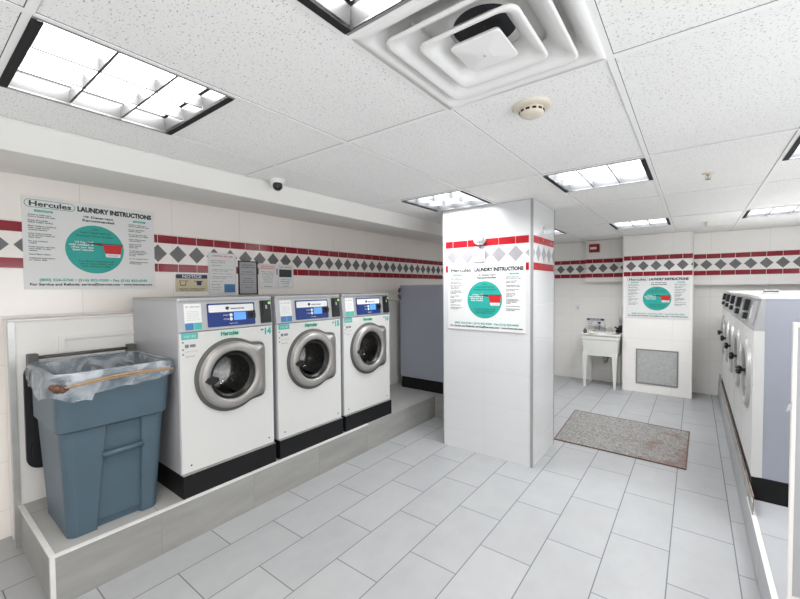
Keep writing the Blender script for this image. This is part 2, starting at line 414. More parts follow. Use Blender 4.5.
struct('wall_front', mb, M_plaster)
mb = MB()
for k in range(5): x = WX0 + .02 + (WX1 - WX0 - .04) * k / 4; mb.box(x - .02, x + .02, YF - .07, YF - .02, WZ0, WZ1)
for z in (WZ0 + .02, WZ1 - .02): mb.box(WX0, WX1, YF - .069, YF - .021, z - .02, z + .02)
struct('window_1', mb, M_edge)  # bars of the opening added behind the viewer
# corner beads of the back column
mb = MB(); mb.box(-.872, -.862, 6.743, 6.753, 0, H); mb.box(-.026, -.016, 6.743, 6.753, 0, H)
struct('trim_1', mb, M_trimw)

# free-standing pillar
PX0, PX1, PY0, PY1 = -2.005, -1.115, 3.355, 4.00
mb = MB(); mb.box(PX0, PX1, PY0, PY1, 0, H)
strip(mb, frame((0, PY0, 0), (1, 0, 0), (0, 0, 1), (0, -1, 0)), PX0 + .03, PX1 - .03, -1.8925)
strip(mb, frame((PX1, 0, 0), (0, 1, 0), (0, 0, 1), (1, 0, 0)), PY0 + .02, PY1 - .01, 3.509)
strip(mb, frame((PX0, 0, 0), (0, -1, 0), (0, 0, 1), (-1, 0, 0)), -PY1 + .02, -PY0 - .02, -3.509)
struct('wall_pillar', mb, [M_wp, M_redp, M_diap])
mb = MB()
mb.prism([(PX1 - .016, PY0 - .004), (PX1 + .004, PY0 - .004), (PX1 + .004, PY0 + .016), (PX1 - .002, PY0 + .016), (PX1 - .002, PY0 + .002), (PX1 - .016, PY0 + .002)], 0.001, H - .001, 0)
mb.box(PX1 - .006, PX1 + .004, PY1 - .006, PY1 + .004, 0.001, H - .001)
mb.box(PX0 - .004, PX0 + .005, PY0 - .004, PY0 + .006, 0.001, H - .001)
struct('trim_2', mb, M_bead)

# half wall behind the left machines
mb = MB(); mb.box(XL, -3.30, .43, 4.95, 0, 1.395)
mb.prism([(.655, .9), (.685, .9), (.685, 1.262), (1.085, 1.262), (1.085, .9), (1.12, .9), (1.12, 1.29), (.655, 1.29)], 0, .011, 0, frame((-3.2995, 0, 0), (0, 1, 0), (0, 0, 1), (1, 0, 0)))
struct('wall_half', mb, M_half, bev=.003)
mb = MB(); mb.prism([(-3.345, .422), (-3.294, .422), (-3.294, .452), (-3.2995, .452), (-3.2995, .4295), (-3.345, .4295)], .001, 1.394, 0)
struct('trim_3', mb, M_edge)
mb = MB(); mb.box(XL, -3.29, .424, 4.95, 1.395, 1.407); struct('trim_4', mb, M_half, bev=.003)

# left platform
PF = -2.515; PZ = .26
mb = MB()
mb.box(-3.30, PF, .445, 4.0, 0, PZ - .001, 1); mb.box(-3.30, -2.02, 4.0, YB - .4, 0, PZ - .001, 1)
mb.add([(-3.30, .445, PZ), (PF, .445, PZ), (PF, 4.0, PZ), (-3.30, 4.0, PZ)], [(0, 1, 2, 3)], 0)
mb.add([(-3.30, 4.0, PZ), (-2.02, 4.0, PZ), (-2.02, YB - .4, PZ), (-3.30, YB - .4, PZ)], [(0, 1, 2, 3)], 0)
struct('floor_left_platform', mb, [M_plat, M_riser])
mb = MB(); mb.prism([(-3.294, .438), (PF + .003, .438), (PF + .003, 2.78), (PF - .02, 2.78), (PF - .02, .462), (-3.294, .462)], PZ - .006, PZ + .004, 0)
mb.prism([(PF - .02, .438), (PF + .003, .438), (PF + .003, .458), (PF - .001, .458), (PF - .001, .443), (PF - .02, .443)], .001, PZ - .0065, 0)
struct('trim_5', mb, M_trimw)
# right platform
RF = .285; RZ = .22
mb = MB(); mb.box(RF, XR, YF, YB, 0, RZ); struct('floor_right_platform', mb, [M_platr])
mb = MB(); mb.box(RF - .003, RF + .02, YF, 3.3, RZ - .004, RZ + .005); struct('trim_6', mb, M_trimw)
mb = MB(); mb.box(RF - .007, RF - .0005, YF, YB, 0, .012); struct('trim_7', mb, M_bead)

# ceiling
EX = -2.42
gx = [EX, -2.055, -1.455, -.845, -.233, .405, 1.015, XR]
gy = [YF, -1.58, -.97, -.36, .25, .858, 1.467, 2.08, 2.70, 3.33, 3.955, 4.60, 5.245, 5.865, 6.48, YB]
fixtures = {(1, 4), (3, 4), (1, 8), (3, 8), (5, 8), (3, 12), (5, 12), (5, 4), (1, 12), (3, 1), (5, 1), (1, 1)}
diffusers = {(3, 5)}
rows = {  # tile joints per column: each tile spans these y grid indices
    0: [0, 2, 4, 6, 8, 10, 12, 14, 15], 1: [0, 1, 2, 4, 5, 6, 8, 9, 10, 12, 13, 15], 2: [0, 2, 4, 6, 8, 10, 12, 14, 15],
    3: [0, 1, 2, 4, 5, 6, 8, 9, 10, 12, 13, 15], 4: [0, 2, 4, 6, 8, 10, 12, 14, 15], 5: [0, 1, 2, 4, 5, 6, 8, 9, 10, 12, 13, 15], 6: [0, 2, 4, 6, 8, 10, 12, 14, 15]}
mb = MB(); bars = MB(); ZT = H + .004
for i in range(7):
    r = rows[i]
    for a, b in zip(r[:-1], r[1:]):
        if (i, a) in fixtures or (i, a) in diffusers: continue
        mb.box(gx[i] + .0130, gx[i + 1] - .0130, gy[a] + .0130, gy[b] - .0130, ZT, ZT + .012)
    for a in r[1:-1]: bars.box(gx[i] + .011, gx[i + 1] - .011, gy[a] - .011, gy[a] + .011, H, H + .003)
for x in gx[:-1]: bars.box(x - .011, x + .011, YF, YB, H - .0003, H + .003)
struct('ceiling', mb, M_ceil)
struct('trim_8', bars, M_tbar)
mb = MB(); holes = [(i, a) for (i, a) in fixtures | diffusers]
# slab above the tiles, left open over the recessed fittings
for i in range(7):
    a = 0
    for a in range(len(gy) - 1):
        z0 = ZT + .014 if (i, a) not in fixtures | diffusers else H + .30
        mb.box(gx[i], gx[i + 1], gy[a], gy[a + 1], z0, H + .34)
struct('ceiling_slab', mb, M_gap)
# plaster soffit along the left wall
mb = MB(); SX = -2.49; SZ = 2.222
prof = [(XL, H - .002), (SX, SZ), (EX, H - .004), (EX, H + .3), (XL, H + .3)]
mb.prism(prof, YF, YB, 0, frame((0, 0, 0), (1, 0, 0), (0, 0, 1), (0, 1, 0)))
struct('ceiling_soffit', mb, M_plaster)

# ================================================================== CEILING FITTINGS
def make_fixture(name, label, loc, rz):
    t = thing(name, label, 'ceiling light', loc, rz, None)
    s = .287; d = .085
    mb = MB()                                                       # housing tray (open below)
    mb.box(-s, s, -s, -s + .004, 0, d); mb.box(-s, s, s - .004, s, 0, d); mb.box(-s, -s + .004, -s, s, 0, d); mb.box(s - .004, s, -s, s, 0, d)
    mb.box(-s, s, -s, s, d, d + .006)
    mb.build('housing', M_louver, t)
    mb = MB()                                                       # visible rim
    mb.loft([[(-h, -h, z), (h, -h, z), (h, h, z), (-h, h, z)] for h, z in ((.2965, .008), (.2965, -.002), (s, -.002), (s, .008))], cap0=False, cap1=False)
    mb.build('frame', M_fixture, t)
    for sx in (-1, 1):
        mb = MB(); mb.box(min(sx * .270, sx * .297), max(sx * .270, sx * .2965), -s + .002, s - .002, -.004, -.0022); mb.build('air_slot', M_slot, t)
    mb = MB(); mb.box(-.26, .26, -.275, .275, d - .012, d - .002); mb.build('lamp_panel', M_lens, t)
    mb = MB(); h0, h1 = .006, .058                                  # parabolic blades: wide at the foot, thin at the top
    for k in (-1, 1):
        c = k * .0895
        P = [(c - .004, h0), (c + .004, h0), (c + .002, h0 + .02), (c + .0006, h1), (c - .0006, h1), (c - .002, h0 + .02)]
        mb.prism(P, -.275, .275, 0, frame((0, 0, 0), (1, 0, 0), (0, 0, 1), (0, -1, 0)))
        mb.prism(P, -.265, .265, 0, frame((0, 0, 0), (0, 1, 0), (0, 0, 1), (1, 0, 0)))
    for k in (-1, 1):
        mb.add([(k * .268, -.275, h0), (k * .268, .275, h0), (k * .262, .275, h1), (k * .262, -.275, h1)], [(0, 1, 2, 3)], 0)
        mb.add([(-.265, k * .283, h0), (.265, k * .283, h0), (.265, k * .276, h1), (-.265, k * .276, h1)], [(0, 1, 2, 3)], 0)
    mb.build('louver', M_louver, t)
    return t
labels = {
    (1, 4): ('recessed square ceiling light nearest the left wall sign, louver seen from the side', PI / 2),
    (3, 4): ('ceiling light cut by the top of the picture, beside the large air diffuser', 0),
    (1, 8): ('ceiling light touching the top left corner of the white tiled pillar', 0),
    (3, 8): ('recessed ceiling light with nine cells between the pillar top and the smoke detector tile', 0),
    (5, 8): ('ceiling light cut by the right edge of the picture', 0),
    (3, 12): ('far ceiling light in front of the tiled column that carries a sign', 0),
    (5, 12): ('far ceiling light above the right row of machines near the back wall', 0)}
fx0 = None
for key in sorted(fixtures):
    i, a = key; c = ((gx[i] + gx[i + 1]) / 2, (gy[a] + gy[a + 1]) / 2, H)
    lab, rz = labels.get(key, ('recessed ceiling light out of the picture behind the viewer or pillar', 0))
    if fx0 is None: fx0 = make_fixture('ceiling_light', lab, c, rz)
    else: fx = dup(fx0, c, rz, lab)
    if key not in labels: (fx0 if key == sorted(fixtures)[0] else fx)['group'] = 'ceiling lights out of the picture'

# square air diffuser
i, a = 3, 5; c = ((gx[i] + gx[i + 1]) / 2, (gy[a] + gy[a + 1]) / 2, H)
t = thing('air_diffuser', 'large white square ceiling air diffuser with nested cones', 'air vent', c)
def sq(h, z, r): return [(p[0], p[1], z) for p in rrect(-h, h, -h, h, r, 4)]
mb = MB(); mb.loft([sq(.297, .0, .003), sq(.297, -.004, .003), sq(.272, -.004, .03), sq(.262, .004, .04), sq(.235, .03, .05), sq(.222, .060, .05), sq(.10, .068, .05)], cap0=False, cap1=True, smooth=True)
mb.build('face_panel', M_diff, t)
for h0, z0, h1, z1, nm in ((.232, -.012, .155, .045, 'outer_cone'), (.158, -.016, .092, .040, 'middle_cone')):
    mb = MB(); k = .035
    mb.loft([sq(h1, z1 + .004, k), sq(h0 - .012, z0 + .014, k), sq(h0, z0 + .007, k), sq(h0, z0, k), sq(h0 - .008, z0 - .002, k), sq(h0 - .03, z0 + .012, k), sq(h1 + .006, z1 - .006, k), sq(h1, z1, k)], cap0=False, cap1=False, smooth=True)
    mb.build(nm, M_diff, t)
mb = MB(); mb.loft([sq(.03, .03, .01), sq(.076, .0, .012), sq(.082, -.010, .014), sq(.080, -.014, .014), sq(.02, -.022, .008)], smooth=False)
pl = mb.build('centre_plate', M_diff, t, bev=.002)
mb = MB(); mb.lathe([(.001, -.026), (.004, -.0255), (.005, -.022)], 10); mb.build('screw', M_edge, pl)
mb = MB(); mb.lathe([(.001, .0665), (.10, .0665), (.10, .295)], 36, smooth=False); mb.build('duct', M_dark, t)
for k in (-1, 1): mb = MB(); mb.box(k * .16 - .004, k * .16 + .004, -.17, .17, .050, .056); mb.build('bracket', M_diff, t)

# smoke detector, sprinklers, dome camera
DN = frame((0, 0, 0), (1, 0, 0), (0, -1, 0), (0, 0, -1))
t = thing('smoke_detector', 'round beige smoke detector on a ceiling tile beside the large air diffuser', 'smoke detector', (-.555, 1.655, H + .004))
MB().lathe([(.078, 0), (.078, .008), (.07, .012), (.05, .013)], 40, M=DN, cap1=True).build('base', M_beige, t)
sd = MB().lathe([(.048, .012), (.050, .020), (.049, .033), (.040, .041), (.02, .044), (.004, .044)], 32, M=DN, cap1=True).build('sensor_cap', M_beige, t)
mb = MB()
for k in range(12):
    a = 2 * PI * k / 12; mb.prism(rect(-.008, .008, .022, .030), .0485, .0505, 0, Matrix.Rotation(a, 4, 'Z') @ frame((0, 0, 0), (1, 0, 0), (0, 0, -1), (0, -1, 0)))
mb.build('vent_slot', M_black, sd)
def sprinkler(loc, lab):
    t = thing('sprinkler_head', lab, 'sprinkler', loc)
    MB().lathe([(.036, 0), (.034, .004), (.014, .006)], 24, M=DN, cap1=True).build('ceiling_ring', M_beige, t)
    mb = MB(); mb.lathe([(.009, .004), (.009, .016), (.004, .018), (.003, .04)], 12, M=DN)
    for k in (-1, 1): mb.tube([(k * .008, 0, -.014), (k * .015, 0, -.026), (k * .003, 0, -.042)], .002, 6)
    mb.build('body', M_brass, t)
    MB().lathe([(.002, .040), (.018, .042), (.018, .044)], 16, M=DN, cap1=True).build('deflector_plate', M_brass, t)
    return t
s1 = sprinkler((.062, 3.37, H + .004), 'nearer of the two small pendant sprinkler heads in the right ceiling tiles')
dup(s1, (.096, 5.93, H + .004), 0, 'farther small sprinkler head, close to the back right wall')
t = thing('dome_camera', 'small white dome security camera with black eye on the ceiling near the left soffit', 'security camera', (-2.325, 1.655, H + .004))
MB().lathe([(.052, 0), (.052, .018), (.046, .03)], 28, M=DN, cap1=True).build('mount', M_whitepl, t)
mb = MB(); mb.lathe([(.001, -.042), (.02, -.038), (.036, -.022), (.042, 0), (.036, .022), (.02, .038), (.001, .042)], 24, M=Matrix.Translation((0, 0, -.036))); mb.build('housing_ball', M_whitepl, t)
dn = Vector((.72, -.45, -.53)).normalized(); up = dn.cross(Vector((0, 0, 1))).normalized(); vv = dn.cross(up)
mb = MB(); mb.lathe([(.034, .020), (.031, .034), (.020, .042), (.002, .046)], 20, M=frame((0, 0, -.036), up, vv, dn)); mb.build('lens', M_blkpl, t)

# ================================================================== PILLAR FITTINGS
def onwall(name, label, cat, loc, rz): return thing(name, label, cat, loc, rz)
t = thing('alarm_sounder', 'round white alarm sounder on the pillar front, over the red tile line', 'alarm', (-1.60, PY0, 2.035))
MB().lathe([(.058, 0), (.060, .012), (.060, .03), (.052, .042)], 36, M=FR, cap1=True).build('base', M_whitepl, t)
MB().lathe([(.038, .042), (.036, .052), (.028, .058), (.003, .060)], 28, M=FR, cap1=True).build('sounder_cap', M_whitepl, t)
mb = MB()
for k in range(9):
    a = -.9 + k * .22; mb.prism(rect(-.0035, .0035, .044, .052), .0415, .0435, 0, FR @ Matrix.Rotation(a - PI / 2, 4, 'Z'))
mb.build('slot', M_inkg, t)
mb = MB(); mb.box(-.008, .004, -.012, 0, -.088, -.07); mb.build('test_tab', M_bead, t)
t = thing('wall_switch_plate', 'square white switch plate under the round alarm on the pillar', 'switch', (-1.617, PY0, 1.885))
mb = MB(); mb.prism(rrect(-.058, .062, -.06, .056, .006, 3), 0, .012, 0, FR); mb.build('plate', M_whitepl, t, bev=.002)
mb = MB(); mb.lathe([(.016, .012), (.016, .018), (.011, .021)], 20, M=FR @ Matrix.Translation((-.022, -.012, 0)), cap1=True); mb.build('key_button', M_beige, t)
mb = MB(); mb.prism(rect(-.012, .006, -.078, -.066), 0, .004, 0, FR); mb.build('plate_tab', M_whitepl, t)
RT = PI / 2                                                        # local -y faces world +x
t = thing('strobe_light', 'small white wall strobe on the pillar side face above the red tiles', 'strobe light', (PX1, 3.60, 2.10), RT)
mb = MB(); mb.prism(rrect(-.03, .03, -.04, .045, .005, 3), 0, .012, 0, FR); mb.build('base', M_whitepl, t, bev=.002)
mb = MB(); mb.prism(rrect(-.012, .018, .0, .035, .004, 3), .012, .024, 0, FR); mb.build('clear_lens', M_ringl, t, bev=.003)
mb = MB(); mb.prism(rect(-.02, .0, -.03, -.012), .012, .018, 0, FR); mb.build('clip', M_greyp, t)

# ================================================================== SIGNS
COLL = [('Check to make sure', 'drum is empty and clean'), ('Empty all pockets', 'before loading clothes'), ('Most clothes properly by', 'color, wash and or', 'garment damage'),
        ('Load clothes loosely', 'to the proper level and', 'close door'), ('Do not overload', 'washer'), ('Insert laundry card into', 'card reader to start', 'washer'),
        ('Select fabric setting',), ('Additional instructions', 'on washer label')]
COLR = [('Check to make sure', 'drum is empty and clean'), ('Remove lint before', 'loading clothes'), ('Do not dry items that', 'contain foam or rubber'),
        ('Load clothes loosely', 'close the door'), ('Insert card into', 'reader slot for', 'dryer time'), ('To add time, insert', 'card until time shown', 'on dryer display is', 'correct'),
        ('Do not overload dryer',), ('Additional instructions', 'on dryer label')]
SW, SH = .775, .618
def make_sign(label, loc, rz):
    t = thing('laundry_instruction_sign', label, 'sign', loc, rz, None)
    mb = MB(); mb.box(0, SW, -.006, 0, 0, SH); mb.build('backing_board', M_white, t, bev=.001)
    F0 = FR @ Matrix.Translation((0, 0, .006))
    lg = MB(); oval = rrect(.012, .276, .545, .597, .0255, 8); lg.prism(oval, 0, .0006, 1, F0); lg.prism(inset(oval, .003), 0, .0009, 2, F0)
    text(lg, 'Hercules', .036, .254, .555, .588, F0, .0013, 3, .03)
    lg.build('logo', [M_green, M_green, M_white, M_ink], t)
    ti = MB(); text(ti, 'LAUNDRY INSTRUCTIONS', .288, .757, .554, .586, F0, .0008, 0, .06); ti.build('title', M_ink, t)
    tx = MB()
    for colx, items in ((.028, COLL), (.598, COLR)):
        y = .505
        for it in items:
            for ln in it:
                y -= .0125; text(tx, ln, colx, colx + .160, y, y + .0085, F0, .0008, 0, .03, keep=True)
            y -= .0125
    text(tx, 'Detergent', .365, .50, .512, .527, F0, .0008, 0, .035)
    text(tx, 'Recommended', .315, .505, .486, .503, F0, .0008, 0, .035)
    text(tx, 'For Service and Refunds: service@hercnet.com \u2022 www.hercnet.com', .028, .752, .026, .042, F0, .0008, 0, .04)
    text(tx, 'HE', .322, .352, .513, .526, F0, .0008, 0, .03)
    tx.build('printed_text', M_ink, t)
    for xa, xb in ((.06, .155), (.63, .715)): tt = MB(); tt.prism(rect(xa, xb, .517, .531), 0, .0005, 0, F0); tt.build('heading_bar', M_teal, t)
    tt = MB()
    text(tt, '(800) 526-5760 \u2022 (516) 822-9200 \u2022 Fax (516) 822-6543', .075, .715, .056, .073, F0, .0008, 0, .035)
    tt.build('teal_text', M_teal, t)
    wt = MB(); text(wt, 'WASHING', .068, .147, .5205, .5275, F0, .0009, 0, .01); text(wt, 'DRYING', .645, .70, .5205, .5275, F0, .0009, 0, .01)
    cx, cy, R = .388, .288, .174
    dm = MB(); dm.prism(disc(cx, cy, R, n=64), 0, .0007, 0, F0); dm.build('teal_disc', M_teal, t)
    for ln, w, y in (('1/4 Cup of HE', .105, .330), ('only needed. It', .14, .312), ('gives you the', .13, .294), ('best results', .12, .276)):
        text(wt, ln, .365 - w - .005 * 0 + .01, .375, y, y + .013, F0, .0013, 0, .03)
    cup = MB(); cup.prism([(.450, .236), (.537, .236), (.542, .262), (.444, .262)], .0007, .0014, 0, F0); cup.build('scoop_base', M_white, t)
    cup = MB(); cup.prism([(.444, .262), (.542, .262), (.552, .325), (.430, .325)], .0007, .0014, 0, F0); cup.prism(rect(.425, .556, .318, .328), .0007, .0018, 0, F0)
    text(cup, '1/4 CUP', .462, .525, .244, .253, F0, .0019, 0, .01)
    cup.build('scoop', M_redpr, t)
    hd = MB(); hd.prism([(.335, .332), (.43, .316), (.43, .332), (.335, .338)], .0007, .0016, 0, F0); hd.prism(rect(.335, .56, .330, .336), .0007, .0016, 0, F0); hd.build('scoop_handle', M_knot, t)
    dk = MB()
    text(dk, 'Use', .368, .408, .428, .440, F0, .0012, 0, .035); text(dk, 'Less Detergent to', .300, .480, .402, .417, F0, .0012, 0, .035)
    text(dk, 'Prevent Over-Sudsing', .278, .500, .377, .392, F0, .0012, 0, .035)
    for ln, x0, x1, y in (('Too Much Detergent will', .285, .495, .196), ('cause over-sudsing and', .292, .49, .178), ('leave residue in clothes', .305, .475, .160)): text(dk, ln, x0, x1, y, y + .013, F0, .0012, 0, .03)
    dk.build('disc_text', M_green, t)
    wt.build('white_text', M_white, t)
    return t
sg = make_sign('white laundry instruction sign with teal disc on the left wall above the bin', (XL, .532, 1.592), RT)
dup(sg, (-1.948, PY0 - .0005, 1.179), 0, 'white laundry instruction sign with teal disc on the front of the free standing pillar')
dup(sg, (-.826, 6.75, 1.113), 0, 'small looking laundry instruction sign on the far column, above the grey access panel')

def notice(label, loc, rz, w, h):
    t = thing('notice_sign', label, 'sign', loc, rz)
    mb = MB(); mb.box(0, w, -.004, 0, 0, h); mb.build('board', M_cream if rz else M_white, t)
    F0 = FR @ Matrix.Translation((0, 0, .004))
    mb = MB(); mb.prism(rect(.004, w - .004, h * .75, h - .004), 0, .0006, 0, F0); hd = mb.build('header', M_navy, t)
    mb = MB(); text(mb, 'NOTICE', w * .2, w * .8, h * .79, h * .94, F0, .0014, 0, .03); mb.build('header_text', M_white, hd)
    mb = MB(); mb.prism([(w * .66, h * .36), (w * .78, h * .36), (w * .81, h * .60), (w * .63, h * .60)], 0, .0006, 0, F0); mb.prism(rect(w * .56, w * .84, h * .58, h * .62), 0, .0008, 0, F0); mb.build('dark_cup_picture', M_navy, t)
    mb = MB()
    for p in ([(w * .14, h * .36), (w * .16, h * .36), (w * .13, h * .62), (w * .11, h * .62)], [(w * .28, h * .36), (w * .30, h * .36), (w * .33, h * .62), (w * .31, h * .62)], rect(w * .14, w * .30, h * .34, h * .38), rect(w * .10, w * .40, h * .60, h * .625)):
        mb.prism(p, 0, .0006, 0, F0)
    text(mb, 'LESS SOAP - CLEANER CLOTHES', w * .1, w * .9, h * .12, h * .2, F0, .0008, 0, .02)
    text(mb, 'DO NOT OVERUSE', w * .15, w * .85, h * .04, h * .09, F0, .0008, 0, .02)
    mb.build('cup_picture', M_ink, t)
    return t
notice('cream notice sign with navy header on the left wall behind the nearest washer', (XL, 1.463, 1.565), RT, .272, .152)
notice('white notice sign with navy header standing behind the utility sink', (-1.455, 7.14, .90), 0, .27, .152)

def paper(name, label, loc, w, h, board, head, lines, frame_m=None, box=None, hc=M_redpr, dotted=False):
    t = thing(name, label, 'poster', loc, RT)
    mb = MB(); mb.box(0, w, -.003, 0, 0, h); mb.build('sheet', board, t)
    F0 = FR @ Matrix.Translation((0, 0, .003))
    if frame_m:
        mb = MB(); b = .010
        for r in (rect(0, w, 0, b), rect(0, w, h - b, h), rect(0, b, 0, h), rect(w - b, w, 0, h)): mb.prism(r, 0, .008, 0, F0)
        mb.build('frame', frame_m, t)
    mb = MB(); y = h - .035
    for ln in head: text(mb, ln, w * .12, w * .88, y, y + .013, F0, .0008, 0, .02); y -= .02
    mb.build('heading', hc, t)
    mb = MB()
    for ln, x0, x1, yy, s in lines: text(mb, ln, w * x0, w * x1, h * yy, h * yy + s, F0, .0008, 0, .014)
    if not frame_m:
        bo = rect(.008, w - .008, .008, h - .008); bi = rect(.0092, w - .0092, .0092, h - .0092); bb = MB()
        bb.add([(p[0], p[1], .0005) for p in bo + bi], [(k, (k + 1) % 4, (k + 1) % 4 + 4, k + 4) for k in range(4)], 0, F0); bb.build('border_line', M_inkg, t)
    mb.build('printed_text', M_ink, t)
    if box:
        mb = MB(); mb.prism(rect(w * box[0], w * box[1], h * box[2], h * box[3]), 0, .0012, 0, F0); mb.build('picture', box[4], t)
    return t
L1 = [('HOW TO USE YOUR CARD', .1, .62, .80, .009), ('laundry machines', .1, .6, .76, .008), ('ADD VALUE', .1, .45, .69, .009), ('1. Insert the card into the reader', .12, .9, .60, .007), ('   and follow the display', .12, .7, .565, .007),
      ('2. Insert money or credit card', .12, .85, .50, .007), ('3. Wait until the balance shows', .12, .88, .43, .007), ('   the new value', .12, .6, .395, .007), ('4. Remove card', .12, .5, .32, .007), ('USE CARD', .1, .42, .24, .008), ('Insert card and', .12, .45, .18, .007), ('press start', .12, .40, .13, .007)]
paper('wall_poster', 'tall white poster with red heading behind the nearest washer, beside the grey framed poster', (XL, 1.742, 1.53), .268, .388, M_white, ['ATTENTION: CARD USERS'], L1, None, (.55, .95, .06, .26, M_bluep))
L2 = [('LAUNDRY', .2, .8, .86, .013), ('ROOM RULES', .15, .85, .79, .013), ('NO SMOKING', .2, .8, .66, .010), ('Attend your laundry', .12, .88, .60, .008), ('OPEN DAILY', .28, .72, .46, .010), ('Keep this room', .22, .78, .40, .009), ('neat and clean', .2, .8, .35, .009), ('No dyes in machines', .15, .85, .28, .008), ('Thank you', .3, .7, .2, .009)]
paper('framed_poster', 'grey notice in a black frame on the left wall between the white posters', (XL, 2.03, 1.53), .206, .328, M_greyp, [' '], L2, M_black)
L3 = [('Please remove all', .15, .85, .66, .009), ('clothing promptly', .15, .85, .58, .009), ('from washers and', .18, .82, .50, .009), ('dryers after use.', .2, .8, .42, .009), ('Thank you for', .25, .75, .34, .009), ('your cooperation', .22, .78, .26, .009), ('MANAGEMENT', .28, .72, .08, .008)]
paper('wall_notice', 'small white notice of plain text with red heading beside the black framed poster', (XL, 2.252, 1.585), .208, .258, M_white, ['ATTENTION', 'RESIDENTS'], L3)
L4 = [('Check the card', .2, .8, .36, .010), ('balance before', .2, .8, .28, .010), ('starting.', .3, .7, .20, .010), ('NO REFUNDS', .3, .7, .08, .008)]
paper('wall_notice', 'small white notice with a dark card picture, rightmost paper on the left wall', (XL, 2.472, 1.585), .203, .256, M_white, ['CARD READER'], L4, None, (.10, .88, .48, .80, M_ink))

# ================================================================== WASHING MACHINES
def door_outline(R, px, pz, n=96):
    pts = []
    for k in range(n):
        a = 2 * PI * k / n; r = R
        if math.cos(a) > .02:
            d = min(px / math.cos(a), pz / max(abs(math.sin(a)), 1e-6))
            r = max(r, d)
        pts.append(Vector((r * math.cos(a), r * math.sin(a))))
    for _ in range(3): pts = [(pts[i - 1] + pts[i] * 2 + pts[(i + 1) % n]) / 4 for i in range(n)]
    return [(p.x, p.y) for p in pts]

